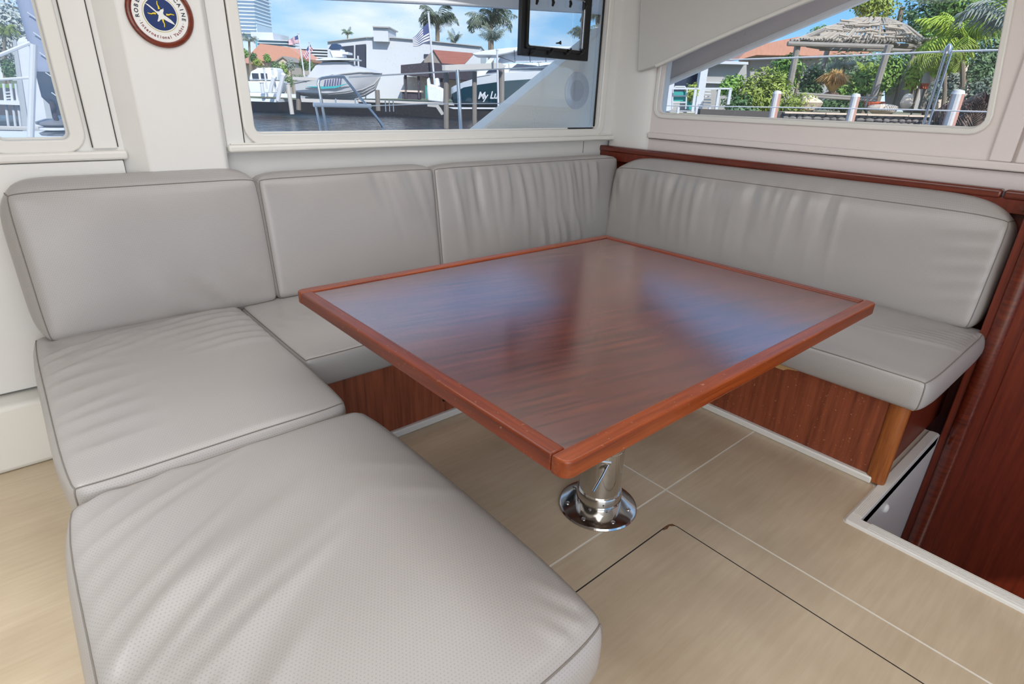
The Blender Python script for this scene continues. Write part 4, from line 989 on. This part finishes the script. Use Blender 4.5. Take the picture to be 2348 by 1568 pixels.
# moored yacht
yt = Far('motor_yacht', 'white cabin motor yacht with a dark teal hull moored at the right', 'yacht', 1160, 248, 40)
def Y(px, py): return yt.p(px, py)
TEALH = plain('dark_teal_hull', (34, 66, 78), rough=.12, spec=.8, vary=.1)
st = []; st2 = []
for (x, zk, zs, zt, hb) in ((1027, 228, 216, 200, .05), (1036, 246, 212, 196, .5), (1060, 252, 200, 187, 1.0), (1095, 256, 194, 177, 1.5), (1160, 258, 185, 166, 1.9), (1250, 258, 179, 162, 2.0), (1380, 258, 176, 160, 2.0)):
    q = Y(x, 230)
    st.append((q.x, Y(x, zk).z, Y(x, (zk*2+zs)/3).z, Y(x, zs).z, hb*.8, hb, 2.0)); st2.append((q.x, Y(x, zs+1).z, Y(x, zs).z, Y(x, zt).z, hb*.98, hb*1.03, 2.0))
hull(MB(), st).build('hull', TEALH, yt.o); hull(MB(), st2).build('bulwark', HULLW, yt.o)
yt.poly([(1028, 246), (1250, 247), (1250, 250), (1040, 250)], .2, .6, 'boot_stripe', FARW)
yt.poly([(1085, 178), (1100, 160), (1150, 146), (1380, 140), (1380, 166), (1120, 172)], .8, 3.2, 'deckhouse', HULLW, bevel=.08)
yt.poly([(1114, 168), (1122, 159), (1152, 154), (1152, 164)], .7, .9, 'side_window', DARKW); yt.poly([(1168, 160), (1186, 146), (1228, 150), (1262, 162)], .7, .9, 'side_window', DARKW)
yt.poly([(1195, 157), (1260, 148), (1380, 146), (1380, 160)], .68, .85, 'side_window', DARKW)
yt.poly([(1082, 123), (1110, 116), (1160, 110), (1205, 107), (1380, 106), (1380, 112), (1190, 116), (1140, 127), (1090, 127)], .7, 3.3, 'hard_top', HULLW, bevel=.05)
yt.poly([(1112, 146), (1130, 126), (1140, 126), (1124, 147)], .9, 1.2, 'arch_leg', HULLW)
for a, c in (((1179, 115), (1181, 143)), ((1213, 114), (1216, 143)), ((1140, 128), (1180, 143)), ((1250, 113), (1252, 142))): yt.tube([a, c], 1.6, 'canvas_frame', DARKT)
yt.poly([(1146, 132), (1180, 117), (1300, 114), (1300, 142), (1180, 143), (1140, 146)], 1.4, 1.45, 'clear_curtain', plain('smoky_vinyl', (170, 176, 188), rough=.2, vary=.15))
for ch, x0, y0 in (('M', 1102, 227), ('y', 1112, 228), ('L', 1127, 226), ('u', 1136, 226)):
    v_, f_ = glyph(ch, .62, .012); q = Y(x0, y0)
    mb = MB(); mb.add([(q.x+a_.x*.9+a_.y*.25, 2.0-(1.5+(x0-1095)*.0062)-.04, q.z+a_.y) for a_ in v_], f_); mb.build('name_letter', FARW, yt.o)
# pilings and lift beam in front of the yacht
for lb, x, y0, y1, w in (('grey piling left of the moored yacht bow', 1023, 160, 281, 11), ('grey piling across the yacht name', 1088, 160, 283, 10), ('grey piling at the right by the white hull slope', 1150, 158, 285, 12)):
    f_ = Far('piling', lb, 'piling', x, y1, 36.5, 'pilings along the canal'); f_.tube([(x, y0), (x, y1+14)], w, 'shaft', PILE); f_.tube([(x, y0-3), (x, y0)], w+2, 'cap', CONC)
f_ = Far('lift_beam', 'grey lift beam across the pilings before the yacht', 'beam', 1080, 162, 36); f_.poly([(1013, 149), (1148, 144), (1160, 150), (1148, 160), (1013, 162)], -.35, -.05, 'beam', CONC); f_.box(1014, 149, 1020, 162, -.45, .1, 'end_cap', FARG)
f_ = Far('guide_post', 'thin white guide post in front of the yacht', 'post', 1143, 266, 35); f_.tube([(1140, 116), (1143, 268)], 4, 'shaft', FARW); f_.tube([(1140, 113), (1140, 116)], 5.5, 'cap', FARW)
tn = Far('tender_boat', 'small white tender with outboard engine beside the yacht bow', 'boat', 1000, 242, 41)
tn.poly([(978, 200), (984, 192), (1000, 196), (1018, 206), (1016, 236), (980, 232)], 0, 1.2, 'hull', HULLW, bevel=.1); tn.poly([(996, 180), (1004, 178), (1008, 196), (998, 200)], .2, .7, 'engine_cowl', HULLW, bevel=.06); tn.poly([(979, 182), (983, 178), (986, 196), (980, 200)], .2, .7, 'console', HULLW)
tn.poly([(980, 238), (1005, 240), (1018, 262), (1012, 264), (1000, 246), (980, 244)], .2, .5, 'engine_leg', FARG)

# ------------------------------------------------------------------ our own boat, just outside the glass
def near(name, label, cat, loc, group=None): return thing(name, label, cat, loc, group=group)
cm = near('cockpit_moulding', 'white sloping cockpit moulding with a round speaker outside the wide window', 'moulding', (2.7, 2.72, 0.6))
L_ = cm.location
pts = [(2.06, 0.975), (2.114, 1.008), (3.068, 1.582), (3.6, 1.90), (3.6, 0.6), (2.06, 0.6)]
MB().prism([(a-L_.x, 0, b-L_.z) for a, b in pts], (0, 0.12, 0)).build('side_panel', plain('shaded_gelcoat', (250, 244, 234), rough=.3, vary=.02), cm, bevel=.012, seg=3)
sp_ = at(1322, 208, y=2.72)-L_
MB().lathe([(0.062, 0.0), (0.108, 0.0), (0.108, 0.008), (0.100, 0.014), (0.070, 0.008), (0.062, 0.004)], 40, (sp_.x, 0, sp_.z), 'y').build('speaker_ring', plain('speaker_white', (214, 216, 222), rough=.4), cm)
MB().lathe([(0.0, 0.0), (0.066, 0.0), (0.066, 0.004), (0.03, 0.009), (0.0, 0.010)], 40, (sp_.x, 0, sp_.z), 'y').build('speaker_grille', plain('speaker_grille', (190, 192, 200), rough=.7, vary=.2, scale=400), cm)
ro = near('roof_overhang', 'white roof overhang above the wide window', 'roof', (2.4, 3.0, 1.7)); L_ = ro.location
MB().prism([(a-L_.x, 0, b-L_.z) for a, b in ((0.6, 1.535), (1.278, 1.578), (2.159, 1.642), (3.431, 1.722), (4.2, 1.77), (4.2, 2.06), (0.6, 2.06))], (0, -0.05, 0)).build('fascia', plain('overhang_white', (226, 226, 230), rough=.4), ro, bevel=.01)
MB().box((0.6-L_.x, 2.46-L_.y, 2.06-L_.z), (4.2-L_.x, 0, 2.09-L_.z)).build('roof_plate', GEL, ro)
MB().tube([(a-L_.x, 0.004, b-L_.z) for a, b in ((0.6, 1.552), (1.278, 1.596), (2.159, 1.66), (3.431, 1.742))], .006, 6).build('drip_edge', FARG, ro)
ps = near('pulpit_seat', 'stainless pulpit seat rail on the foredeck', 'rail', (1.7, 3.6, 0.5)); L_ = ps.location
def P36(px, py, y=3.6): return at(px, py, y=y)-L_
def smooth_path(pts, k=4):
    P = [Vector(q) for q in pts]; out = []
    for i in range(len(P)-1):
        p0, p1, p2, p3 = P[max(0, i-1)], P[i], P[i+1], P[min(len(P)-1, i+2)]
        for j in range(k):
            t = j/k; out.append(.5*((2*p1)+(p2-p0)*t+(2*p0-5*p1+4*p2-p3)*t*t+(3*p1-p0-3*p2+p3)*t**3))
    return out+[P[-1]]
MB().tube(smooth_path([P36(760, 360), P36(750, 304), P36(732, 205), P36(730, 190), P36(738, 179), P36(783, 176), P36(794, 184), P36(835, 235), P36(872, 281), P36(880, 304), P36(884, 360)]), .0085, 10).build('hoop_rail', STEEL, ps)
MB().tube([P36(724, 244), P36(737, 304), P36(748, 360)], .007, 10).build('leg', STEEL, ps)
MB().tube([P36(719, 240), P36(850, 243)], .013, 10).build('seat_plank', HULLW, ps)
st_ = near('stanchion', 'slim stanchion with two lifelines outside the wide window', 'stanchion', (2.165, 3.0, 0.6)); L_ = st_.location
def P30(px, py): return at(px, py, y=3.0)-L_
MB().tube([P30(1049, 160), P30(1057, 297), P30(1064, 500)], .011, 10).build('post', STEEL, st_)
MB().tube([P30(800, 177), P30(960, 168), P30(1049, 163), P30(1195, 156), P30(1395, 148)], .004, 6).build('upper_lifeline', HULLW, st_)
MB().tube([P30(840, 243), P30(978, 238), P30(1172, 237), P30(1395, 236)], .003, 6).build('lower_lifeline', HULLW, st_)

# right side deck: overhang band, stanchion and lifelines
bnd = near('side_awning', 'grey awning band with a white hem outside the side window', 'awning', (3.05, 1.6, 1.5)); L_ = bnd.location
lo = [(2.60, 1.085), (2.168, 1.289), (1.717, 1.454), (1.183, 1.640), (0.6, 1.80), (-.4, 2.0)]
MB().prism([(0, a-L_.y, b-L_.z) for a, b in lo]+[(0, -.4-L_.y, 2.3-L_.z), (0, 2.60-L_.y, 2.3-L_.z)], (.03, 0, 0)).build('panel', plain('grey_awning', (214, 204, 200), rough=.7, vary=.05), bnd)
MB().tube([(-.004, a-L_.y, b-L_.z) for a, b in lo], .016, 8).build('hem', plain('white_hem', (246, 242, 236), rough=.4), bnd)
st3 = near('stanchion', 'double stanchion with two lifelines on the right side deck', 'stanchion', (3.6, 0.988, 0.6)); L_ = st3.location
def P3x(px, py, o=0): return at(px, py, x=3.6)+Vector((0, o, 0))-L_
MB().tube([P3x(2170, 114), P3x(2115, 292), P3x(2080, 410)], .0065, 10).build('post', STEEL, st3)
MB().tube([P3x(2170, 116, -.022), P3x(2115, 292, -.022), P3x(2080, 410, -.022)], .005, 10).build('brace_tube', STEEL, st3)
MB().lathe([(0, 0), (.016, 0), (.016, .03), (.006, .045), (0, .045)], 12, P3x(2171, 124)).build('end_cap', STEEL, st3)
MB().tube([P3x(1500, 144), P3x(1653, 138), P3x(1920, 128.6), P3x(2169, 118), P3x(2400, 112)], .0045, 8).build('upper_lifeline', HULLW, st3)
MB().tube([P3x(1480, 241), P3x(1519, 242), P3x(1920, 248), P3x(2110, 252), P3x(2400, 260)], .0032, 8).build('lower_lifeline', HULLW, st3)

# ------------------------------------------------------------------ garden view through the side window
pg = Far('pergola', 'weathered timber pergola with a ragged thatched roof', 'pergola', 1960, 250, 24)
THATCH = plain('grey_thatch', (176, 164, 150), rough=.95, vary=.4, scale=3, stretch=(1, 1, 6))
for a, c, dd, w in (((1829, 104), (1811, 196), 0, 13), ((1899, 108), (1870, 216), 3.4, 12), ((2038, 104), (1993, 254), -.6, 13), ((2100, 112), (2056, 250), 2.6, 13)):
    pg.tube([(a[0], a[1], dd), (c[0], c[1], dd)], w, 'post', TIMB)
for (x0, y0, x1, y1, w, dd) in ((1806, 100, 2046, 108, 9, -.2), (1812, 94, 2052, 98, 8, .2), (1880, 112, 2110, 116, 8, 2.8), (2040, 104, 2120, 108, 10, .8), (1840, 86, 2050, 90, 7, .4), (2044, 92, 2132, 92, 8, 1.0), (2040, 86, 2110, 100, 7, .4), (1850, 104, 1900, 112, 8, 1.5), (1835, 92, 1890, 68, 7, .2), (1890, 82, 2048, 86, 6, 1.0), (1926, 72, 2040, 70, 6, 1.2)):
    pg.tube([(x0, y0, dd), (x1, y1, dd)], w, 'beam', TIMB)
rg = random.Random(11)
for i in range(46):   # rafters and loose poles of the roof
    t_ = i/45; ex = 1822+t_*300; tx = 1968+t_*74; ty = 40+abs(t_-.5)*4; ey = 92+rg.uniform(-3, 5)
    pg.tube([(tx+rg.uniform(-8, 8), ty+rg.uniform(-2, 6), 2.0), ((tx+ex)/2+rg.uniform(-3, 3), (ty+ey)/2-5, 1.1), (ex, ey, 0)], rg.uniform(3.2, 6), 'roof_pole', THATCH, n=5)
for i in range(26):
    y = 46+rg.random()*44; hw = 40+(y-40)*2.3; x = 2000+rg.uniform(-.9, .9)*hw; l_ = rg.uniform(16, 46)
    pg.tube([(x-l_/2, y+rg.uniform(-3, 3), 1.4-(y-40)*.03), (x+l_/2, y+rg.uniform(-4, 4), 1.4-(y-40)*.03)], rg.uniform(3, 6), 'thatch_bundle', THATCH, n=5)
hs = Far('tiled_roof_house', 'house with a salmon tiled roof behind the pergola', 'building', 1830, 230, 38)
hs.poly([(1690, 138), (1722, 108), (1830, 84), (1900, 80), (2000, 92), (2000, 122), (1860, 128), (1735, 126)], 0, 3, 'roof', TERRA); hs.poly([(1720, 126), (1990, 122), (1990, 252), (1720, 252)], 1, 3, 'wall', FARG)
dh = Far('deck_house', 'grey house with a white porch at the left of the garden', 'building', 1620, 258, 23)
dh.poly([(1500, 140), (1640, 140), (1712, 145), (1712, 258), (1500, 258)], 1.5, 6, 'wall', FARG)
dh.poly([(1500, 132), (1640, 139), (1716, 142), (1716, 148), (1640, 146), (1500, 142)], 1.0, 6, 'eave', FARW); dh.box(1540, 162, 1612, 215, 1.3, 1.5, 'dark_opening', DARKW)
dh.box(1602, 140, 1618, 256, .6, .95, 'porch_column', FARW); dh.box(1524, 190, 1542, 262, .4, .8, 'corner_column', FARW); dh.box(1616, 189, 1712, 192, 1.3, 1.5, 'sill_band', FARW)
for i in range(6): dh.box(1616, 206+i*7, 1630, 209+i*7, .9-.1*i, 1.4, 'step', FARW)
dh.poly([(1535, 256), (1670, 257), (1668, 268), (1535, 268)], -1.0, 1.4, 'deck', CONC)
dr = Far('deck_railing', 'white deck railing at the left of the garden', 'railing', 1610, 258, 21.6)
dr.poly([(1530, 201), (1678, 201), (1678, 205), (1530, 205)], 0, .08, 'top_rail', FARW)
for x, y1 in ((1592, 256), (1646, 258), (1673, 240)): dr.box(x-3, 203, x+3, y1, 0, .08, 'baluster', FARW)
for x, y1 in ((1555, 268), (1597, 270), (1626, 272)): dr.box(x-2.5, 246, x+2.5, y1, -.8, -.72, 'short_post', FARW)
ch_ = Far('patio_chair', 'turquoise and white chair on the left deck', 'chair', 1557, 252, 21.9); TQ = plain('turquoise_sling', (52, 158, 150), rough=.6)
ch_.poly([(1545, 210), (1573, 210), (1572, 218), (1544, 218)], .1, .14, 'back_sling', TQ); ch_.poly([(1543, 222), (1572, 222), (1571, 232), (1543, 232)], .1, .14, 'seat_sling', TQ)
ch_.tube([(1541, 250), (1543, 205), (1548, 199), (1570, 199), (1575, 206), (1572, 250)], 3.5, 'frame', FARW); ch_.tube([(1543, 220), (1573, 220)], 3, 'crossbar', FARW); ch_.tube([(1542, 235), (1572, 235)], 3, 'crossbar', FARW)
pt_ = Far('planter', 'teal planter with a spiky plant behind the left railing', 'planter', 1585, 252, 22.2); pt_.poly([(1578, 232), (1594, 232), (1591, 252), (1581, 252)], 0, .3, 'pot', TQ)
mb = MB(); leaf_cloud(mb, pt_.p(1586, 212), (.25, .25, .35), 120, .12, random.Random(5)); mb.build('plant', LG1, pt_.o, kind='stuff')

shrub('big light olive bush left of the pergola', 1755, 205, 22.4, 66, 66, LG1, n=4200, leaf=4.5, lumps=6, base_py=268)
shrub('clipped glossy hedge beside the deck railing', 1664, 196, 22.8, 34, 22, LG2, n=1100, leaf=4.5, lumps=3, base_py=258)
shrub('dark bush below the clipped hedge', 1690, 240, 22.0, 34, 24, LG3, n=900, leaf=4, lumps=3, base_py=266)
shrub('dark leafy bush at the water behind the first garden piling', 1705, 262, 20.6, 40, 18, LG4, n=900, leaf=4, lumps=3, base_py=276)
shrub('fresh green bush under the pergola left post', 1815, 165, 25.2, 44, 40, LG2, n=1800, leaf=4.5, lumps=4, base_py=250)
shrub('shaded bush in the middle of the pergola', 1860, 190, 26.0, 36, 50, LG3, n=1600, leaf=4.5, lumps=4, base_py=255)
shrub('low grassy bush right of the first garden piling', 1830, 240, 21.8, 50, 22, LG1, n=1200, leaf=4, lumps=4, base_py=264)
shrub('dense hedge behind the pergola posts', 1980, 165, 30, 120, 50, LG4, n=3200, leaf=5, lumps=7, base_py=250)
shrub('mixed green bush inside the pergola', 1965, 190, 26.5, 40, 36, LG2, n=1500, leaf=5, lumps=4, base_py=250)
shrub('bright bush between the two right pergola posts', 2045, 170, 27, 34, 46, LG2, n=1300, leaf=5, lumps=4, base_py=250)
shrub('large-leaved plant right of the pergola', 2095, 172, 25, 22, 36, LG5, n=420, leaf=7, lumps=3, base_py=240)
shrub('feathery tree rising behind the pergola roof', 2010, 14, 40, 60, 34, LG1, n=2200, leaf=4, lumps=5, base_py=240, name='tree')
shrub('dark green tree right of the thatched roof', 2130, 40, 33, 62, 66, LG3, n=3000, leaf=4.5, lumps=6, base_py=245, name='tree')
shrub('tall green tree in the top right corner of the side window', 2240, 20, 32, 80, 90, LG2, n=3600, leaf=5, lumps=7, base_py=245, name='tree')
shrub('small tree above the salmon roof', 1880, 72, 44, 26, 14, LG2, n=500, leaf=3.5, lumps=3, base_py=220, name='tree')
shrub('shaded bush at the right edge of the side window', 2270, 150, 24, 50, 70, LG4, n=2200, leaf=5, lumps=5, base_py=270)
shrub('low dark planting behind the log rail', 1930, 238, 25, 70, 16, LG3, n=1500, leaf=4, lumps=6, base_py=256)
shrub('fern clump beside the orange grass', 1945, 205, 24.6, 26, 26, LG2, n=800, leaf=5, lumps=3, base_py=250)
shrub('grey-green bush before the cream wall', 2175, 205, 23.5, 34, 34, LG7, n=900, leaf=5, lumps=4, base_py=262)
shrub('bright bush under the yellow-green palm', 2190, 130, 25.5, 46, 40, LG5, n=1500, leaf=5.5, lumps=5, base_py=262)
shrub('mid green bush right of the thatched roof eave', 2120, 112, 29, 40, 34, LG2, n=1300, leaf=5, lumps=4, base_py=250)
shrub('vine-covered bank at the lower right of the garden', 2255, 215, 22, 40, 40, LG6, n=1300, leaf=5, lumps=4, base_py=275)
og = Far('ornamental_grass', 'orange ornamental grass clump under the pergola', 'grass', 1905, 222, 23.4)
mb = MB(); rg = random.Random(2); c0 = Vector((0, 0, .05))
for i in range(620):
    az = rg.uniform(0, 6.28); ln = rg.uniform(.8, 1.35); sp2 = rg.uniform(.1, .8); w = .017
    d_ = Vector((math.cos(az)*sp2, math.sin(az)*sp2, 1)).normalized(); m_ = c0+d_*ln*.62; tip = m_+Vector((math.cos(az)*sp2*.5, math.sin(az)*sp2*.5, .25-sp2*.7))*ln*.6; s_ = Vector((-math.sin(az), math.cos(az), 0))*w
    mb.add([c0-s_, c0+s_, m_+s_*1.4, tip, m_-s_*1.4], [(0, 1, 2, 3, 4)])
mb.build('blades', LOR, og.o, kind='stuff'); MB().blob((0, 0, .05), (.25, .25, .12), seed=3).build('tussock', LBR, og.o)
palm('bright yellow-green palm at the upper right of the garden', 2205, 92, 23, 92, 30, LG5, 262, droops=(.5, .8, 1.2), tw=10)
palm('silvery palm at the right edge of the side window', 2318, 60, 19, 110, 11, LG7, 290, droops=(.6, 1.0, 1.4), tw=14)
palm('young yellow-green palm inside the pergola', 1990, 168, 26.8, 34, 15, LG5, 250, droops=(.3, .6, .9), tw=4)
palm('spiky pale palm behind the left pergola posts', 1935, 150, 27.5, 32, 14, LG7, 250, droops=(.2, .5, .8), tw=4)
palm('grey-green palm leaning over the grey wall', 2165, 130, 22, 60, 14, LG1, 262, droops=(.7, 1.1, 1.4), elev=(-.4, .5), tw=8)
palm('dead brown palm skirt at the lower right of the garden', 2230, 232, 19, 84, 22, LBR, 300, droops=(.9, 1.2, 1.5), elev=(-.7, .2), tw=18)
gw = Far('garden_wall_house', 'grey and cream rendered house wall at the right of the garden', 'building', 2150, 252, 28.5)
gw.poly([(2088, 140), (2166, 134), (2166, 252), (2088, 252)], 0, 2, 'grey_wall', FARG); gw.poly([(2152, 150), (2290, 140), (2290, 262), (2152, 262)], -.6, 2, 'cream_wall', CREAM)
gw.box(2116, 138, 2137, 160, -.15, .1, 'window', DARKW); gw.box(2118, 220, 2146, 252, -.15, .1, 'doorway', DARKW)
f_ = Far('garden_rail', 'low log rail in front of the pergola', 'rail', 1920, 234, 22); f_.tube([(1826, 214), (2010, 226)], 5, 'top_log', TIMB); f_.tube([(1826, 219), (2008, 231)], 5, 'lower_log', TIMB)
for x in (1862, 1990): f_.tube([(x, 215), (x-6, 250)], 5, 'post', TIMB)
f_ = Far('planter', 'ribbed terracotta trough under the pergola', 'planter', 2010, 247, 22.5); f_.poly([(1990, 233), (2030, 233), (2026, 248), (1994, 248)], 0, .3, 'trough', POTM, bevel=.01)
for i in range(3): f_.box(1990-.5+i, 235+i*4, 2030.5-i, 236.5+i*4, -.02, .3, 'rib', POTM)
for lb, x, y in (('small terracotta pot on the right, nearest the grey wall', 2122, 198), ('small terracotta pot left of the grey wall', 2093, 196)):
    f_ = Far('flower_pot', lb, 'pot', x, y+4, 25, 'terracotta pots'); f_.poly([(x-8, y-5), (x+8, y-5), (x+5, y+6), (x-5, y+6)], 0, .25, 'pot', POTM); f_.box(x-9, y-7, x+9, y-4, -.03, .28, 'rim', POTM); f_.box(x-6, y+6, x+6, 250, .05, .2, 'stand', TIMB)
for lb, x, y, rx, rz in (('upright pale boulder right of the pergola', 2075, 236, 13, 15), ('flat pale boulder in front of the pergola', 2022, 252, 28, 11), ('rounded boulder under the orange grass', 1850, 240, 26, 14)):
    f_ = Far('boulder', lb, 'rock', x, y+rz, 21.6, 'garden boulders'); k = 21.6/FPX; MB().blob((0, 0, rz*k), (rx*k, rx*k*.8, rz*k), amp=.18, seed=x).build('rock', ROCK, f_.o)
sw = Far('seawall', 'grey stone seawall below the garden', 'wall', 1950, 310, 20.2)
a = sw.p(1600, 300); e_ = sw.p(2300, 300)
MB().box((a.x, .05, sw.rz(WZ-.1)), (e_.x, .35, sw.p(1950, 262).z)).build('core', plain('seawall_mortar', (92, 86, 82), rough=.95), sw.o)
rg = random.Random(4)
for r_ in range(4):
    x = 1800.0-rg.random()*10
    while x < 2270:
        w = rg.uniform(12, 24); q = sw.p(x+w/2, 266+r_*8.5+(x-1950)*.028); k = 20.2/FPX
        MB().blob((q.x, .05, q.z), (w*.5*k, .10, 4.4*k), 8, 6, .12, seed=r_+x).build('stone', STONE, sw.o); x += w
for i in range(5): sw.poly([(1800+i*95, 256+i*2.6), (1893+i*95, 258.5+i*2.6), (1893+i*95, 262+i*2.6), (1800+i*95, 260+i*2.6)], -.1, .5, 'coping_slab', ROCK)
PW, PP = plain('piling_white_sleeve', (214, 208, 204), rough=.7, vary=.1), plain('piling_pink_timber', (200, 150, 134), rough=.9, vary=.2, scale=3, stretch=(1, 1, .2))
for lb, x, y0, y1, w in (('leftmost pale garden piling', 1782, 215, 440, 17), ('middle pale garden piling', 1962, 222, 440, 18), ('rightmost broad garden piling beside the stanchion', 2197, 216, 440, 24)):
    f_ = Far('piling', lb, 'piling', x, y1, 15, 'pilings below the garden'); sl_ = (1067-x)/3600
    xb = x+(y1-y0)*sl_
    k = 15/FPX; a, b_ = f_.p(x, y0), f_.p(xb, y1)
    MB().tube([a, b_], w*k*.5, 12).build('shaft', PP, f_.o); MB().tube([a+Vector((-w*k*.2, -w*k*.22, 0)), b_+Vector((-w*k*.2, -w*k*.22, 0))], w*k*.34, 10).build('sleeve', PW, f_.o)
    MB().lathe([(0, 0), (w*k*.52, 0), (w*k*.40, w*k*.3), (0, w*k*.4)], 12, a).build('cap', PW, f_.o)

# ------------------------------------------------------------------ foredeck seen through the narrow window
def P1(px, py, y): return at(px, py, y=y)
gp = near('gangplank', 'pale inclined gangplank beyond the narrow window', 'gangplank', P1(95, 330, 4.6)); L_ = gp.location
q = [P1(67, 345, 4.6)-L_, P1(128, 340, 4.6)-L_, P1(80, 94, 9.0)-L_, P1(34, 96, 9.0)-L_]
MB().prism(q, (0, 0, -.03)).build('deck_board', plain('pale_deck_board', (206, 204, 204), rough=.8, vary=.05), gp)
MB().tube([q[0], q[3]], .02, 6).build('edge_rail', FARG, gp); MB().tube([q[1], q[2]], .02, 6).build('edge_rail', FARG, gp)
MB().prism([P1(39, 97, 9.0)-L_, P1(44, 88, 9.0)-L_, P1(52, 85, 9.0)-L_, P1(74, 95, 9.0)-L_, P1(73, 124, 9.0)-L_, P1(46, 122, 9.0)-L_], (0, .04, 0)).build('end_plate', FARW, gp)
fs = near('furled_sail', 'blue-grey furled headsail leaning beyond the narrow window', 'sail', P1(131, 290, 4.2)); L_ = fs.location
SAILM = plain('blue_grey_sailcloth', (146, 154, 176), rough=.8, vary=.12, scale=5); SAILD = plain('navy_sail_tack', (62, 74, 92), rough=.8)
MB().tube([P1(20, -190, 4.2)-L_, P1(67, 0, 4.2)-L_, P1(96, 108, 4.2)-L_, P1(122, 215, 4.2)-L_], [.05, .055, .055, .05], 12).build('roll', SAILM, fs)
MB().tube([P1(110, 165, 4.19)-L_, P1(124, 222, 4.19)-L_, P1(136, 250, 4.19)-L_], [.056, .056, .02], 12).build('tack_patch', SAILD, fs)
MB().tube([P1(118, 232, 4.15)-L_, P1(125, 262, 4.15)-L_, P1(133, 285, 4.15)-L_], .012, 8).build('tack_strap', DARKT, fs)
for i in range(5): MB().tube([P1(62+i*14, 28+i*46, 4.13)-L_, P1(82+i*14, 42+i*46, 4.13)-L_], .003, 5).build('sheet_wrap', FARW, fs)
fd = near('furler_drum', 'grey two-tier furling drum on the foredeck', 'furler', P1(132, 318, 4.2)); L_ = fd.location
MB().lathe([(0, .0), (.075, 0), (.082, .012), (.05, .024), (.05, .045), (.085, .058), (.085, .070), (.04, .085), (0, .085)], 28, P1(133, 310, 4.2)-L_).build('spool', plain('drum_grey', (120, 122, 128), rough=.4), fd)
MB().lathe([(.05, .026), (.078, .030), (.078, .042), (.05, .044)], 28, P1(133, 310, 4.2)-L_).build('line_coil', FARW, fd)
s4 = near('stanchion', 'foredeck stanchion with two lifelines in the narrow window', 'stanchion', P1(70, 318, 3.8)); L_ = s4.location
MB().tube([P1(77, 102, 3.8)-L_, P1(70, 318, 3.8)-L_, P1(66, 420, 3.8)-L_], .015, 10).build('post', plain('pale_stanchion', (206, 208, 212), rough=.4), s4)
MB().tube([P1(-60, 152, 3.8)-L_, P1(0, 126, 3.8)-L_, P1(69, 98, 3.8)-L_], .008, 6).build('upper_lifeline', FARW, s4); MB().tube([P1(-60, 185, 3.8)-L_, P1(0, 182, 3.8)-L_, P1(72, 178, 3.8)-L_], .006, 6).build('lower_lifeline', FARW, s4)
dkf = near('foredeck', 'white foredeck edge below the narrow window', 'deck', P1(60, 330, 4.0)); L_ = dkf.location
MB().prism([P1(-200, 296, 4.6)-L_, P1(700, 312, 4.6)-L_, P1(700, 420, 3.2)-L_, P1(-200, 420, 3.2)-L_], (0, 0, -.05)).build('deck', HULLW, dkf)
MB().tube([P1(-200, 290, 4.6)-L_, P1(170, 296, 4.6)-L_], .012, 6).build('toe_rail', FARG, dkf)
f_ = Far('dock_ladder', 'white dock ladder standing in the water at the far left', 'ladder', 20, 250, 26)
for x in (8, 24, 36): f_.tube([(x, 192), (x+12, 292)], 5, 'rail', FARW)
for i in range(3): f_.tube([(13, 212+i*7), (27, 211+i*7)], 2.5, 'rung', FARW)
f_.box(-20, 231, 46, 240, -.3, 1.5, 'platform', HULLW)
f_ = Far('quay_wall', 'dark quay wall with lawn at the far left', 'wall', 0, 260, 32); f_.box(-160, 200, 80, 262, 0, 3, 'wall', plain('dark_quay', (86, 84, 86), rough=.9, vary=.2)); f_.box(-160, 193, 80, 202, .3, 8, 'lawn', plain('lawn', (120, 150, 84), rough=.9))
shrub('dark green shrub behind the lawn at the far left', 24, 152, 36, 20, 26, LG3, n=700, leaf=3.5, base_py=200)
shrub('pale hazy tree filling the narrow window', 20, 60, 50, 60, 80, LST, n=2600, leaf=5, lumps=6, base_py=200, name='tree')
palm('yellowish drooping palm at the far left window', 12, 72, 38, 34, 14, LG1, 200, droops=(.9, 1.2, 1.5), tw=5)

struct(MB().box((-0.6, 2.47, 0.50), (4.3, 3.25, 0.56)).build('floor_side_deck', HULLW), 'white side deck outside the wide window')
struct(MB().box((2.9, -1.0, 0.50), (4.3, 2.46, 0.56)).build('floor_side_deck', HULLW), 'white side deck outside the right window')

# far bank hidden behind the pillar from the photographer's place
shrub('long green hedge on the far bank behind the round plaque', 400, 176, 64, 150, 22, LG2, n=1800, leaf=3, lumps=8, base_py=200)
shrub('tall leafy tree on the far bank behind the round plaque', 330, 120, 70, 60, 50, LG1, n=1500, leaf=4, lumps=5, base_py=200, name='tree')
t = Far('tiled_house', 'cream house with a tiled roof behind the plaque pillar', 'building', 450, 205, 80)
t.box(390, 140, 530, 214, 0, 8, 'wall', CREAM); t.poly([(380, 142), (410, 112), (515, 112), (540, 142)], -.5, 8.5, 'roof', TERRA)
for x in (410, 450, 490): t.box(x, 155, x+18, 180, -.1, .1, 'window', DARKW)
